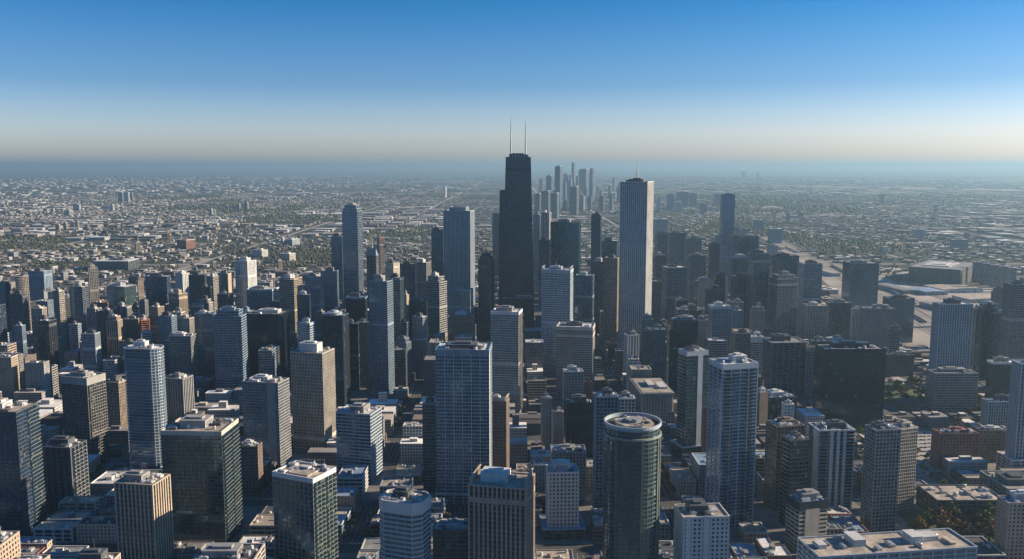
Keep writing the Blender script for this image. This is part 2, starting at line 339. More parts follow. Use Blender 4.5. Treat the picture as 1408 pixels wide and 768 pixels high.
def tower(key, name, xl, xc, xr, yt, yb, sty, cl_, gl_, rf, label, ratio=0.75, phi=None, D=None, near=None, ph=1, cap=0, capm=None, fins=(), fmat='white',
          chamfer=0, round_=0, bow=0, steps=(), top=None, mech=(), balc=(), pod=None, group=None, podm=None, sidesty=None, mast=0, yoff=0, extra=(), joints=()):
    s = solve(xl, xc, xr, yt, yb + yoff, ratio, phi, D)
    LR, LL, h = s['LR'], s['LL'], s['h']
    rnd = random.Random(key + str(xl)); near = (yb > 590) if near is None else near
    root = empty(name, (s['x'], s['y'], 0), s['phi'])
    a, b = LR / 2, LL / 2
    if round_: poly = [(a * math.cos(2 * math.pi * i / 56), a * math.sin(2 * math.pi * i / 56)) for i in range(56)]
    elif bow:   # bowed long faces
        poly = []
        for i in range(17): t = -1 + 2 * i / 16; poly.append((a * t, -b - bow * (1 - t * t)))
        for i in range(17): t = 1 - 2 * i / 16; poly.append((a * t, b + bow * (1 - t * t)))
    elif chamfer: c = min(chamfer, a * .5, b * .5); poly = [(-a + c, -b), (a - c, -b), (a, -b + c), (a, b - c), (a - c, b), (-a + c, b), (-a, b - c), (-a, -b + c)]
    else: poly = [(-a, -b), (a, -b), (a, b), (-a, b)]
    g, c = MB(), MB(); st = STY[sty]
    ztop = h - cap
    if steps: body_top = h - sum(q[1] for q in steps)
    else: body_top = ztop
    facade(g, c, poly, 0.0, body_top, st)
    pd = max(st[2], st[4]) + .06
    if not mech and not near and body_top > 75 and sty != 'smooth' and rnd.random() < .55: mech = rnd.choice([(.5,), (.33, .68), (.9,), (.62,)])
    for fr in mech:                                   # plant floors: solid louvred belts
        z = body_top * fr; o = offset(poly, pd - .02)
        ring(c, o, poly, z, z + 4.2)
    g.build('glazing', G[gl_], root); c.build('facade_frame', C[cl_], root)
    tp, z = poly, body_top
    if cap:
        m = MB(); ring(m, offset(poly, pd + .1), offset(poly, -.5), z, z + cap, zi=z + cap - 1.3); m.build('crown_band', C[capm or cl_], root); deck = z + cap - 1.25
    else:
        m = MB(); ring(m, offset(poly, pd), offset(poly, -.45), z, z + 1.1, zi=z + .02); m.build('parapet', C[cl_], root); deck = z + .05
    zz = z; cur = poly; aa, bb = a, b
    for (fr, dh, *k) in steps:                        # set-back upper volumes
        m = MB(); m.prism([(p[0] * .995, p[1] * .995) for p in cur], zz, zz + .06); m.build('roof_terrace', RF[rf], root)
        cur = [(p[0] * fr, p[1] * fr) for p in cur]; aa *= fr; bb *= fr
        g, c = MB(), MB(); facade(g, c, cur, zz + .03, zz + dh, STY[k[0]] if k else st); g.build('upper_glazing', G[gl_], root); c.build('upper_frame', C[cl_], root)
        zz += dh; m = MB(); ring(m, offset(cur, pd), offset(cur, -.4), zz, zz + 1.0, zi=zz + .02); m.build('upper_parapet', C[cl_], root); deck = zz + .05
    m = MB(); m.poly([(p[0], p[1], deck) for p in offset(cur, -.2)]); m.build('roof_deck', RF[rf], root)
    if top == 'pyr':
        hh = aa * 1.1; m = MB(); P = [(*p, deck + 1) for p in offset(cur, .3)]
        for i in range(len(P)): m.tri(P[i], P[(i + 1) % len(P)], (0, 0, deck + hh))
        m.build('pitched_roof', C['dgrey'] if cl_ != 'tan' else C['brown'], root)
    elif top == 'wedge':
        m = MB(); x0, x1, y0, y1 = -aa, aa, -bb, bb; H = aa * 1.9
        lo, hi = [(x0, y0), (x1, y0), (x1, y1), (x0, y1)], None
        Z = deck
        m.quad((x0, y0, Z), (x1, y0, Z), (x1, y0, Z + 1), (x0, y0, Z + H)); m.quad((x1, y1, Z), (x0, y1, Z), (x0, y1, Z + H), (x1, y1, Z + 1))
        m.quad((x0, y0, Z + H), (x1, y0, Z + 1), (x1, y1, Z + 1), (x0, y1, Z + H)); m.quad((x0, y1, Z), (x0, y0, Z), (x0, y0, Z + H), (x0, y1, Z + H)); m.quad((x1, y0, Z), (x1, y1, Z), (x1, y1, Z + 1), (x1, y0, Z + 1))
        m.build('slanted_roof', C['blue'], root)
    elif top == 'dome':
        m = MB(); r = min(aa, bb) * .8
        m.tube((0, 0, deck), (0, 0, deck + 3), r, r, 28); m.tube((0, 0, deck + 3), (0, 0, deck + 4), r * 1.15, r * 1.15, 28); m.tube((0, 0, deck + 4), (0, 0, deck + 6.5), r * .7, r * .45, 28)
        m.build('round_crown', C['pale'], root)
    elif top == 'vault':
        m = MB(); n = 10; pts = []
        for i in range(n + 1): t = math.pi * i / n; pts.append((-aa * math.cos(t), math.sin(t) * aa * .55 + deck))
        for i in range(n):
            (xa, za), (xb, zb) = pts[i], pts[i + 1]
            m.quad((xa, -bb, za), (xb, -bb, zb), (xb, bb, zb), (xa, bb, za))
        m.poly([(x, -bb, z_) for x, z_ in pts][::-1]); m.poly([(x, bb, z_) for x, z_ in pts])
        m.build('vaulted_roof', C['pale'], root)
    elif top == 'columns':
        m = MB()
        for i in range(int(2 * aa / 3)): x = -aa + 1 + i * 3; m.box(x, x + .8, -bb - .2, -bb + .8, deck, deck + 5); m.box(x, x + .8, bb - .8, bb + .2, deck, deck + 5)
        m.box(-aa, aa, -bb - .3, -bb + .9, deck + 5, deck + 5.8, bottom=True); m.box(-aa, aa, bb - .9, bb + .3, deck + 5, deck + 5.8, bottom=True)
        m.build('open_crown', C[capm or 'white'], root)
    if ph and top not in ('pyr', 'wedge', 'vault'):
        ph_h = rnd.uniform(3.5, 6.5) * ph; w_, d_ = aa * rnd.uniform(.35, .6), bb * rnd.uniform(.35, .6)
        ox, oy = rnd.uniform(-.2, .25) * aa, rnd.uniform(-.1, .3) * bb
        if top == 'dome': ph_h = 0
        if ph_h:
            kind = rnd.random(); m = MB()
            if kind < .35: m.box(w_ * .2, w_ * 1.2, -d_ * .9, d_ * .2, 0, ph_h * .6)
            if kind > .7: m.box(-w_ * 1.5, -w_ - .3, -d_ * .5, d_, 0, ph_h * .45); m.tube((w_ * .4, 0, ph_h), (w_ * .4, 0, ph_h + rnd.uniform(4, 11)), .25, .1, 5)
            m.box(-w_, w_, -d_, d_, 0, ph_h); m.box(-w_ - .25, w_ + .25, -d_ - .25, d_ + .25, ph_h, ph_h + .4, bottom=True)
            m.box(-w_ * .5, w_ * .3, -d_ * .6, d_ * .5, ph_h + .4, ph_h + 2.1)
            pm = m.build('penthouse', C[rnd.choice([cl_, 'grey', 'white', 'dgrey'])], root, (ox, oy, deck))
            m = MB()
            for q in range(5): m.box(-w_ * .7, w_ * .7, -d_ - .22, -d_ - .02, ph_h * (.25 + .12 * q), ph_h * (.25 + .12 * q) + .22, bottom=True)
            m.build('louvre', C['dgrey'], pm)
    for fx0, fx1, fy0, fy1, hh in extra:
        m = MB(); m.box(a * fx0, a * fx1, b * fy0, b * fy1, 0, hh); m.box(a * fx0 - .2, a * fx1 + .2, b * fy0 - .2, b * fy1 + .2, hh, hh + .35, bottom=True)
        m.build('roof_house', C['white'] if hh > 2 else RF['tan'], root, (0, 0, deck))
    for u0 in joints:
        m = MB(); m.box(-a + LR * u0 - .5, -a + LR * u0 + .5, -b + .6, b - .6, deck, deck + .5); m.build('roof_joint', C['dgrey'], root)
    if near and not round_:
        units(root, 15, -aa + 1, aa - 1, -bb + 1, bb - 1, deck, rnd)
    elif yb > 470 and not round_ and top not in ('pyr', 'wedge', 'vault'): units(root, 3, -aa + 1, aa - 1, -bb + 1, bb - 1, deck, rnd)
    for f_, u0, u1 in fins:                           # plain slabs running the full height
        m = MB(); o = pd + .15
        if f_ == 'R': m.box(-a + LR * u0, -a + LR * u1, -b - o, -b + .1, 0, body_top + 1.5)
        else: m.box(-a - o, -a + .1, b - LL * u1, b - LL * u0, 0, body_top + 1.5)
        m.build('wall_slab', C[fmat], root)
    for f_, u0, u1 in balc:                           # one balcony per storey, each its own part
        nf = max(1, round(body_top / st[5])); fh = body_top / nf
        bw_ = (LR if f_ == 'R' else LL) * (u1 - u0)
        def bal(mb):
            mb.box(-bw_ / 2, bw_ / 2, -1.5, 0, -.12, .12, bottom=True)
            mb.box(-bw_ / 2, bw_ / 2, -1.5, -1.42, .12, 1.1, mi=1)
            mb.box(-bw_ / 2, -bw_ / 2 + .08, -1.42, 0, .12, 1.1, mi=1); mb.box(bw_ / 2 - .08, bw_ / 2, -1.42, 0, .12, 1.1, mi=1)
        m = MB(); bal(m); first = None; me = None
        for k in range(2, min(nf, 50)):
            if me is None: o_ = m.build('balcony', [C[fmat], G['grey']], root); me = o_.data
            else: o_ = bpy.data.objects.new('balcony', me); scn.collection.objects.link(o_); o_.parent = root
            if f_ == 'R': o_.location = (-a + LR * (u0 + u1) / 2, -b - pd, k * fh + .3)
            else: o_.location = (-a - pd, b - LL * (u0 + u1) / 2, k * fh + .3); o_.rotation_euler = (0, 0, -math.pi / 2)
    if pod:
        e, hh = pod; m1, m2 = MB(), MB(); pp = [(-a - e, -b - e), (a + e, -b - e), (a + e, b + e), (-a - e, b + e)]
        facade(m1, m2, pp, 0, hh, STY['wide']); m1.build('podium_glazing', G['dark'], root); m2.build('podium', C[podm or cl_], root)
        m = MB(); ring(m, offset(pp, .65), offset(pp, -.4), hh, hh + 1, zi=hh + .02); m.poly([(p[0], p[1], hh + .06) for p in pp]); m.build('podium_roof', RF[rf], root)
    if mast:
        m = MB(); m.tube((0, 0, deck), (0, 0, deck + mast * .5), 1.4, 1.0, 8); m.tube((0, 0, deck + mast * .5), (0, 0, deck + mast), .8, .3, 6); m.build('antenna', C['white'], root)
    cat = {'office_tower': 'office tower', 'apartment_tower': 'apartment tower', 'hotel_tower': 'hotel tower'}.get(name, 'building')
    tag(root, label, cat, group)
    e = (pod[0] if pod else 0)
    fp = [(-a - e, -b - e - bow), (a + e, -b - e - bow), (a + e, b + e + bow), (-a - e, b + e + bow)]
    cph, sph = math.cos(s['phi']), math.sin(s['phi'])
    TOWERS.append(dict(key=key, root=root, fp=[(s['x'] + x * cph - y * sph, s['y'] + x * sph + y * cph) for x, y in fp], h=h, s=s, px=(xl, xr, yt, yb), pod=e))
    KEY[key] = TOWERS[-1]
    return root
O, A, B_ = 'office_tower', 'apartment_tower', 'office_block'
T = [
# ---- nearest row
('lefttan', B_, -70, -2, 26, 752, 900, 'punched', 'tan', 'dark', 'tan', 'tan stone block with square windows cut by the bottom left corner of the photo', {}),
('tancomplexa', B_, 8, 48, 68, 778, 900, 'punched', 'tan', 'dark', 'tan', 'low tan building with gravel roof and pale parapet beside the tan corner block', dict(ph=0, yoff=14)),
('tancomplexb', B_, 72, 90, 92, 782, 905, 'punched', 'beige', 'dark', 'tan', 'middle one of three low tan buildings along the bottom left edge', dict(ph=0)),
('tancomplexc', B_, 96, 150, 165, 776, 905, 'punched', 'tan', 'dark', 'tan', 'low tan building with raised parapet just in front of the dark low roofs', {}),
('piertan', O, 159, 209, 232, 667, 800, 'pin', 'tan', 'navy', 'tan', 'tan tower with vertical stone piers in front of the wide dark glass block', {}),
('deckroof', B_, 262, 346, 363, 774, 880, 'wide', 'beige', 'dark', 'dark', 'low block with dark deck roof and white skylight at the bottom edge', dict(fins=())),
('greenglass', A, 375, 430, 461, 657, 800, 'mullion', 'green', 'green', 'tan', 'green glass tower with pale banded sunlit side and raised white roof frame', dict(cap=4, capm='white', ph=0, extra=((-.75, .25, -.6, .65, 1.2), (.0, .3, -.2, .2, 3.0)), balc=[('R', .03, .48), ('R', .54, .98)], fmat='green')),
('whiteband', A, 517, 576, 596, 693, 830, 'horiz', 'pale', 'navy', 'tan', 'white banded tower with chamfered corner and white curved crown', dict(cap=9, capm='white', chamfer=6)),
('piercrown', O, 646, 722, 733, 672, 830, 'deep', 'pink', 'black', 'tan', 'brown stone tower with tall piers and a cluttered golden lit crown', dict(ph=1.5, top='columns', capm='tan', mech=(.86,))),
('whiteapt', A, 928, 940, 1003, 712, 830, 'punched', 'white', 'dark', 'tan', 'white apartment block with small windows in front of the blue balcony tower', dict(fins=[('R', .06, .16), ('R', .44, .56)], fmat='white')),
('flatcorner', B_, 1098, 1127, 1343, 766, 850, 'wide', 'pale', 'blue', 'tan', 'very wide flat roofed building with white parapet along the bottom edge', dict(phi=8, ph=0, joints=(.36, .66), extra=((-.45, -.3, -.2, .75, 5), (.28, .42, -.3, .5, 5.5), (.46, .66, -.1, .55, 3.5), (-.9, -.8, -.2, .3, 3), (.74, .8, -.6, .1, 1.5)))),
('brownright', A, 1372, 1387, 1440, 692, 780, 'punched', 'pink', 'dark', 'blue', 'brown apartment block with rows of dark windows at the lower right edge', {}),
('litroof', B_, 596, 646, 649, 729, 812, 'wide', 'dgrey', 'dark', 'white', 'low dark building with bright pale roof between the white banded and brown pier towers', dict(D=62, ph=0)),
# ---- second row
('darkleft', O, -46, 22, 52, 567, 742, 'floorline', 'dgrey', 'navy', 'tan', 'dark glass tower with pale roof cut by the left edge of the photo', dict(balc=[('R', .45, .97)], fmat='green')),
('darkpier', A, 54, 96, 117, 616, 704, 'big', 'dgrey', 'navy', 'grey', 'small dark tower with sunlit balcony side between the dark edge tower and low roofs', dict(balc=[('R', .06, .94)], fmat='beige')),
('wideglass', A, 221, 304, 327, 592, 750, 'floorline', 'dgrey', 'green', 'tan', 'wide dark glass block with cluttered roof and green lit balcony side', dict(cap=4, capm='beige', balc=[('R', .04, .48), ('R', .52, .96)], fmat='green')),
('frontgrid', A, 599, 672, 676, 480, 692, 'front', 'pale', 'navy', 'white', 'tall pale blue gridded tower standing alone at the centre front', dict(cap=6, capm='blue', fins=[('R', .02, .2)] + [('L', k / 6 - .006, k / 6 + .006) for k in range(1, 6)], fmat='white', mech=(), D=40, pod=(1, 9))),
('roundtower', A, 826, 870, 908, 577, 845, 'curtain', 'green', 'green', 'tan', 'round dark green glass tower with white ringed roof', dict()),
('bluebalc', A, 976, 994, 1042, 500, 727, 'hb', 'pale', 'blue', 'white', 'tall blue glass apartment tower with white balcony grid and white roof', dict(cap=5, capm='pale', balc=[('R', .10, .30), ('R', .62, .86)], fmat='pale')),
('finglass', A, 933, 945, 974, 483, 630, 'curtain', 'dgrey', 'teal', 'white', 'dark teal tower with white vertical fin and curved white roof edge', dict(fins=[('R', .52, .75)], balc=[('L', .1, .9)], fmat='pale', cap=5, capm='pale', pod=(4, 14))),
('brownpair', A, 1054, 1069, 1106, 587, 702, 'grid', 'brown', 'dark', 'red', 'brown gridded tower with red roof beside the teal balcony tower', dict(fins=())),
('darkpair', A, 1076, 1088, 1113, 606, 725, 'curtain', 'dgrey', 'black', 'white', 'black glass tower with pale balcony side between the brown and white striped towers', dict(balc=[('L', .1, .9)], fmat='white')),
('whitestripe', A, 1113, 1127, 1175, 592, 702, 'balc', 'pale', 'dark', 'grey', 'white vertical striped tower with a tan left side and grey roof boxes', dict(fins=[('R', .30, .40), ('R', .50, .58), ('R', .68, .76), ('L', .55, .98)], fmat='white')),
('blackcap', A, 1082, 1100, 1138, 690, 760, 'horiz', 'beige', 'dark', 'blue', 'pale slab with black top storeys and blue roof in front of the white striped tower', dict(cap=8, capm='black', fins=[('R', .2, .7)], fmat='beige')),
('greyslab', A, 1190, 1205, 1238, 592, 732, 'grid', 'grey', 'dark', 'tan', 'grey apartment slab, nearer half of the stepped pair by the tan flat roofs', dict()),
('greyslabb', A, 1222, 1238, 1262, 590, 705, 'fine', 'beige', 'dark', 'tan', 'beige apartment slab, farther half of the stepped pair by the tan flat roofs', dict()),
('flatlit', B_, 1262, 1289, 1383, 688, 714, 'wide', 'dgrey', 'dark', 'tan', 'broad low building with sunlit tan roof joints behind the autumn trees', dict(phi=0, ph=0, joints=(.28, .6))),
('flatlitb', B_, 1384, 1386, 1450, 672, 700, 'wide', 'grey', 'dark', 'tan', 'low tan roofed annex at the right edge beside the broad sunlit roof', dict(phi=0, D=50, ph=1)),
('brickdark', B_, 1291, 1293, 1346, 596, 645, 'punched', 'brick', 'dark', 'dark', 'dark red brick building with blue skylight by the car park', dict(D=42, ph=.6)),
('brickwing', B_, 1347, 1348, 1394, 592, 634, 'punched', 'brown', 'dark', 'dark', 'lower brown wing joined beside the dark red brick building', dict(D=42, ph=.5)),
('edgestripe', O, 1393, 1405, 1450, 500, 655, 'pin', 'pale', 'navy', 'white', 'tall pale pinstriped tower cut by the right edge above a small podium', dict(pod=(6, 20))),
# ---- left half, middle
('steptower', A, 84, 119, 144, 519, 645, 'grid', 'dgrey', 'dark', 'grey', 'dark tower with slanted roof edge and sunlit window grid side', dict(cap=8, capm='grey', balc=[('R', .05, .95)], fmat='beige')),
('tanshade', O, 141, 163, 177, 526, 608, 'vthin', 'tan', 'dark', 'tan', 'slim tan tower behind the dark tower with slanted roof edge', {}),
('curved', A, 173, 207, 222, 480, 656, 'balc', 'steel', 'blue', 'white', 'slender curved glass tower ringed by white balconies with a white penthouse', dict(bow=6, ph=1.6)),
('striped', O, 224, 251, 264, 521, 592, 'pin', 'grey', 'navy', 'grey', 'low pinstriped grey tower just behind the curved white balcony tower', {}),
('slabwhite', A, 333, 382, 397, 527, 643, 'fine', 'grey', 'navy', 'tan', 'grey gridded tower with plain white slab and sunlit side', dict(fins=[('L', .68, .92)], fmat='grey', ratio=.6)),
('tanpiers', O, 400, 443, 459, 486, 622, 'vthin', 'beige', 'dark', 'tan', 'tall tan pinstriped tower with roof house and bright right side', dict(ph=1.5, mech=(.12,))),
('brownslab', B_, 327, 354, 360, 614, 682, 'punched', 'brown', 'dark', 'tan', 'plain brown slab with bright edge beside the wide dark glass block', {}),
('banded', O, 462, 509, 524, 570, 662, 'horiz', 'pale', 'navy', 'white', 'blue glass office block with pale horizontal bands and white roof box', {}),
('shadeapt', A, 233, 262, 270, 462, 532, 'fine', 'grey', 'dark', 'grey', 'grey tower in full shade with flat penthouse behind the pinstriped grey tower', {}),
('bigband', O, 293, 331, 338, 427, 545, 'horiz', 'blue', 'navy', 'blue', 'large blue grey tower with horizontal bands and stepped top', dict(steps=[(.8, 8)])),
('blackbox', O, 339, 386, 398, 432, 525, 'smooth', 'black', 'black', 'grey', 'plain black glass block beside the large horizontally banded tower', {}),
('pinblue', O, 268, 293, 296, 431, 505, 'vthin', 'blue', 'navy', 'blue', 'blue pinstriped block half hidden by the large horizontally banded tower', {}),
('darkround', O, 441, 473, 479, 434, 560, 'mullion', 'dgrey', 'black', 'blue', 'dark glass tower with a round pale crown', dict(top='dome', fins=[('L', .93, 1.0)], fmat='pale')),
('pairlow', O, 476, 492, 493, 445, 535, 'mullion', 'dgrey', 'dark', 'grey', 'low dark tower squeezed between the round crowned and sunlit edge towers', {}),
('pairlowb', A, 491, 509, 510, 443, 532, 'fine', 'grey', 'navy', 'blue', 'grey grid tower squeezed against the tall sunlit edge tower', {}),
('litedge', A, 507, 532, 540, 387, 545, 'fine', 'blue', 'navy', 'grey', 'tall blue balcony tower with golden sunlit edge and roof bars', dict(ph=1.2)),
('darkgreen', O, 535, 550, 555, 384, 520, 'curtain', 'dgrey', 'green', 'dark', 'dark green glass tower standing right against the golden edge balcony tower', {}),
('sliver', A, 554, 559, 562, 405, 490, 'punched', 'tan', 'dark', 'tan', 'very thin tan tower with one glowing orange edge', dict(ratio=1)),
('blackslim', O, 562, 586, 590, 414, 510, 'smooth', 'dgrey', 'black', 'grey', 'dark slim tower beside the thin tan glowing one', {}),
('steplit', A, 585, 604, 614, 382, 500, 'horiz', 'grey', 'dark', 'tan', 'dark banded tower with stepped roof and bright narrow side left of the white pinstriped tower', dict(steps=[(.75, 7)])),
('leftofgrid', A, 581, 600, 602, 556, 676, 'fine', 'grey', 'dark', 'grey', 'slim grey apartment tower hugging the tall pale gridded tower', {}),
('behindgrid', A, 672, 696, 700, 552, 655, 'punched', 'brown', 'dark', 'tan', 'brown tower with open roof frame behind the tall pale gridded tower', dict(top='columns', capm='tan', D=22)),
('bigwide', O, 339, 374, 384, 397, 450, 'horiz', 'blue', 'navy', 'white', 'broad blue block with white top bands behind the plain black block', dict(cap=3, capm='white')),
('twotan', A, 384, 404, 415, 384, 470, 'fine', 'tan', 'dark', 'tan', 'tan gridded tower with bright right side behind the broad blue block', {}),
('plaingrey', O, 408, 425, 427, 405, 485, 'smooth', 'dgrey', 'navy', 'grey', 'low dark tower in front of the bright sided tan gridded tower', {}),
('ribgrey', O, 420, 439, 443, 383, 478, 'vthin', 'blue', 'navy', 'grey', 'ribbed blue grey tower next to the low dark tower', {}),
('litslim', O, 441, 461, 465, 374, 455, 'vthin', 'blue', 'navy', 'grey', 'blue grey tower with one bright vertical edge below the tall rounded glass tower', {}),
('shadebox', O, 475, 502, 505, 408, 490, 'smooth', 'dgrey', 'black', 'blue', 'dark box with pale blue cornice in front of the tall rounded glass tower', dict(cap=3, capm='blue')),
('whiteedge', A, 323, 340, 352, 360, 428, 'stripe', 'white', 'blue', 'white', 'blue and white striped tower rising above the far roofs', dict(ratio=.9)),
('darkwide', O, 199, 229, 231, 381, 455, 'smooth', 'blue', 'navy', 'white', 'wide dark blue glass block with pale roof line in the left middle', {}),
('tanlit', A, 232, 246, 257, 404, 470, 'vthin', 'tan', 'dark', 'tan', 'tan tower with glowing right side in front of the wide dark blue glass block', {}),
('pinkedge', A, 241, 251, 260, 377, 432, 'stripe', 'white', 'blue', 'white', 'white edged tower just above the glowing tan tower', {}),
('darkcluster', O, 260, 281, 284, 379, 440, 'vert', 'dgrey', 'navy', 'grey', 'dark ribbed tower between the white edged and beige gridded towers', {}),
('darkclusterb', O, 276, 289, 291, 394, 450, 'smooth', 'dgrey', 'black', 'grey', 'short dark tower in front of the dark ribbed tower', {}),
('beigegrid', A, 284, 293, 300, 381, 445, 'fine', 'beige', 'dark', 'tan', 'beige gridded tower with sunlit side in the left middle', {}),
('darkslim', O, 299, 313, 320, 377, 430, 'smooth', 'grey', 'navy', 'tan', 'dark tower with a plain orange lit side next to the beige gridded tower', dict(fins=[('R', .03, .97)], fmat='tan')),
('widelow', O, 146, 171, 187, 394, 450, 'smooth', 'steel', 'green', 'white', 'broad low glass block with pale green sunlit side', dict()),
('pinklit', A, 186, 190, 197, 386, 440, 'punched', 'tan', 'dark', 'tan', 'thin pinkish slab lit by the sun beside the broad low glass block', {}),
('gridlit', A, 110, 122, 134, 370, 430, 'grid', 'beige', 'dark', 'tan', 'cream gridded tower with fully sunlit side near the far left roofs', {}),
('greyshade', O, 95, 113, 121, 394, 485, 'mullion', 'grey', 'navy', 'white', 'blue grey tower with plain upper side in front of the cream gridded tower', {}),
('thinlit', A, 73, 81, 88, 400, 488, 'fine', 'beige', 'dark', 'tan', 'thin cream gridded tower glowing beside the blue grey plain sided tower', {}),
('thinlitb', A, 86, 90, 97, 409, 474, 'fine', 'grey', 'dark', 'grey', 'grey green slab tucked against the thin glowing cream tower', {}),
('whiteside', O, 47, 60, 73, 401, 452, 'smooth', 'grey', 'navy', 'white', 'tower with one blank white and grey side above a dark tower', dict(fins=[('R', .02, .4)], fmat='white')),
('darkfront', O, 44, 67, 77, 441, 518, 'mullion', 'dgrey', 'black', 'grey', 'dark tower with broken lit strip standing in front of the white sided tower', {}),
('blueback', O, 38, 60, 71, 374, 440, 'stripe', 'blue', 'navy', 'white', 'blue tower with cream window side at the back of the left cluster', {}),
('curvelit', A, 8, 22, 38, 381, 480, 'balc', 'beige', 'dark', 'tan', 'cream balcony tower with curved top balconies near the left edge', dict(bow=2)),
('edgeblue', O, -20, 6, 12, 388, 480, 'horiz', 'blue', 'navy', 'white', 'blue tower with pale roof lines cut by the left edge', {}),
('edgebluelow', O, -24, -2, 7, 420, 520, 'mullion', 'dgrey', 'navy', 'grey', 'lower dark blue tower cut by the left edge with a thin lit strip', {}),
('shadea', O, 120, 131, 139, 424, 500, 'vert', 'grey', 'navy', 'grey', 'shaded grey tower with small white roof box in the left cluster', {}),
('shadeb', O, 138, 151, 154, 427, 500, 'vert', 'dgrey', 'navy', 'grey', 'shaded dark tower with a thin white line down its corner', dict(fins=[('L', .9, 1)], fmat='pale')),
('shadec', O, 155, 166, 172, 425, 490, 'grid', 'dgrey', 'dark', 'grey', 'low shaded block between the corner lined tower and orange wrapped frame', {}),
('brownroof', B_, 167, 190, 194, 439, 500, 'punched', 'brown', 'dark', 'white', 'brown shaded block with littered pale roof in the left cluster', dict(near=True)),
('orange', A, 189, 195, 205, 440, 505, 'balc', 'orange', 'dark', 'red', 'building under construction wrapped in orange netting', dict(ph=0)),
('pinnacle', O, 192, 199, 203, 413, 480, 'vthin', 'grey', 'navy', 'grey', 'small grey tower with pointed top behind the orange netted one', dict(top='pyr')),
('litcorner', A, 205, 217, 225, 422, 495, 'vthin', 'tan', 'navy', 'tan', 'shaded tower with a wedge of orange light near the orange netted one', {}),
('podiumlit', B_, -30, 34, 43, 492, 545, 'punched', 'brown', 'dark', 'tan', 'low brown block with cluttered orange lit roof at the left edge', dict(near=True, D=40)),
# ---- centre back
('hancock', O, 0, 0, 0, 0, 0, '', '', '', '', '', None),
('whitepin', O, 610, 646, 652, 286, 455, 'pinthin', 'pale', 'navy', 'white', 'tall white pinstriped tower with bright right edge to the left of the black tapered tower', dict(steps=[(.6, 7)], ph=0)),
('darkneigh', O, 593, 609, 611, 317, 440, 'curtain', 'dgrey', 'navy', 'grey', 'dark blue tower directly left of the tall white pinstriped tower', {}),
('ribfront', O, 618, 646, 650, 399, 475, 'vert', 'blue', 'navy', 'blue', 'blue ribbed tower in front of the tall white pinstriped tower', {}),
('brownfront', B_, 620, 650, 653, 434, 510, 'punched', 'brown', 'dark', 'grey', 'shaded brown block in front of the blue ribbed tower', {}),
('tanpoint', O, 658, 674, 679, 350, 470, 'vthin', 'brown', 'dark', 'tan', 'slim brown tower with curved glowing edge beside the black tapered tower', dict(steps=[(.8, 6), (.7, 5)], fins=[('R', .0, .25)], fmat='tan')),
('behindtan', O, 677, 690, 690, 294, 380, 'smooth', 'blue', 'navy', 'blue', 'flat blue tower half hidden behind the black tapered tower', {}),
('resid', A, 675, 713, 718, 428, 572, 'fine', 'beige', 'blue', 'white', 'tall balcony tower with golden right edge behind the centre front tower', dict(cap=4, capm='white', balc=[('R', .1, .9)], fmat='beige', D=26)),
('blueband', O, 745, 784, 788, 372, 512, 'horiz', 'pale', 'navy', 'white', 'blue and white banded slab in front of the wide teal glass tower', dict(cap=5, capm='pale', top='columns')),
('beigegridc', A, 765, 815, 818, 449, 552, 'fine', 'beige', 'grey', 'white', 'wide beige gridded slab with long roof opening in front of the banded slab', dict(D=18, cap=5, capm='beige')),
('glassmid', O, 791, 815, 817, 380, 470, 'mullion', 'blue', 'blue', 'blue', 'plain blue glass tower behind the wide beige gridded slab', {}),
('tealwide', O, 757, 796, 799, 307, 440, 'smooth', 'black', 'teal', 'dark', 'wide teal glass tower to the right of the black tapered tower', {}),
('pointdark', O, 813, 826, 828, 297, 420, 'smooth', 'dgrey', 'navy', 'grey', 'slim dark tower with pointed roof left of the tall white ribbed tower', dict(top='pyr')),
('darkboxc', O, 826, 848, 851, 332, 412, 'smooth', 'dgrey', 'navy', 'white', 'dark box tower beside the slim pointed roof tower', {}),
('darkslimc', O, 815, 830, 832, 361, 462, 'vert', 'dgrey', 'dark', 'brown' if False else 'dark', 'dark ribbed tower beside the brown pinstriped one', {}),
('browntan', A, 831, 849, 852, 356, 480, 'vthin', 'tan', 'dark', 'tan', 'brown pinstriped tower in front of the dark box tower', {}),
('aon', O, 854, 890, 898, 251, 500, 'pin', 'white', 'navy', 'white', 'tallest white ribbed tower with narrow bright side and single mast', dict(ratio=.8, mast=38, ph=1.1)),
('whitegap', O, 733, 742, 744, 296, 400, 'smooth', 'grey', 'navy', 'blue', 'hazy slab with white edge just right of the black tapered tower', {}),
('whitegapb', O, 742, 755, 758, 293, 392, 'stripe', 'grey', 'grey', 'white', 'hazy gridded slab with bright right edge behind the wide teal glass tower', {}),
('lowgap', O, 741, 756, 757, 331, 420, 'smooth', 'dgrey', 'navy', 'grey', 'dark low tower left of the wide teal glass tower', {}),
('vertwhite', O, 774, 776, 802, 511, 572, 'vthin', 'pale', 'dark', 'white', 'small white pinstriped block in front of the wide beige gridded slab', {}),
('redcap', B_, 802, 803, 813, 525, 560, 'punched', 'brick', 'dark', 'red', 'narrow dark red block next to the small white pinstriped block', {}),
('gridblack', O, 778, 780, 818, 554, 630, 'fine', 'black', 'black', 'dark', 'black gridded block behind the round green tower', dict(D=35)),
('balcl', A, 817, 820, 850, 546, 712, 'grid', 'blue', 'dark', 'blue', 'balcony tower with blue glass roof works just behind the round green tower', dict(D=26, ph=1.2)),
('balcr', A, 847, 849, 873, 548, 690, 'grid', 'white', 'dark', 'white', 'white roofed balcony tower tucked behind the round green tower', dict(D=28)),
('concretea', B_, 744, 746, 759, 548, 612, 'punched', 'grey', 'dark', 'tan', 'narrow concrete stair tower left of the black gridded block', dict(fins=[('R', 0, .5)], fmat='grey')),
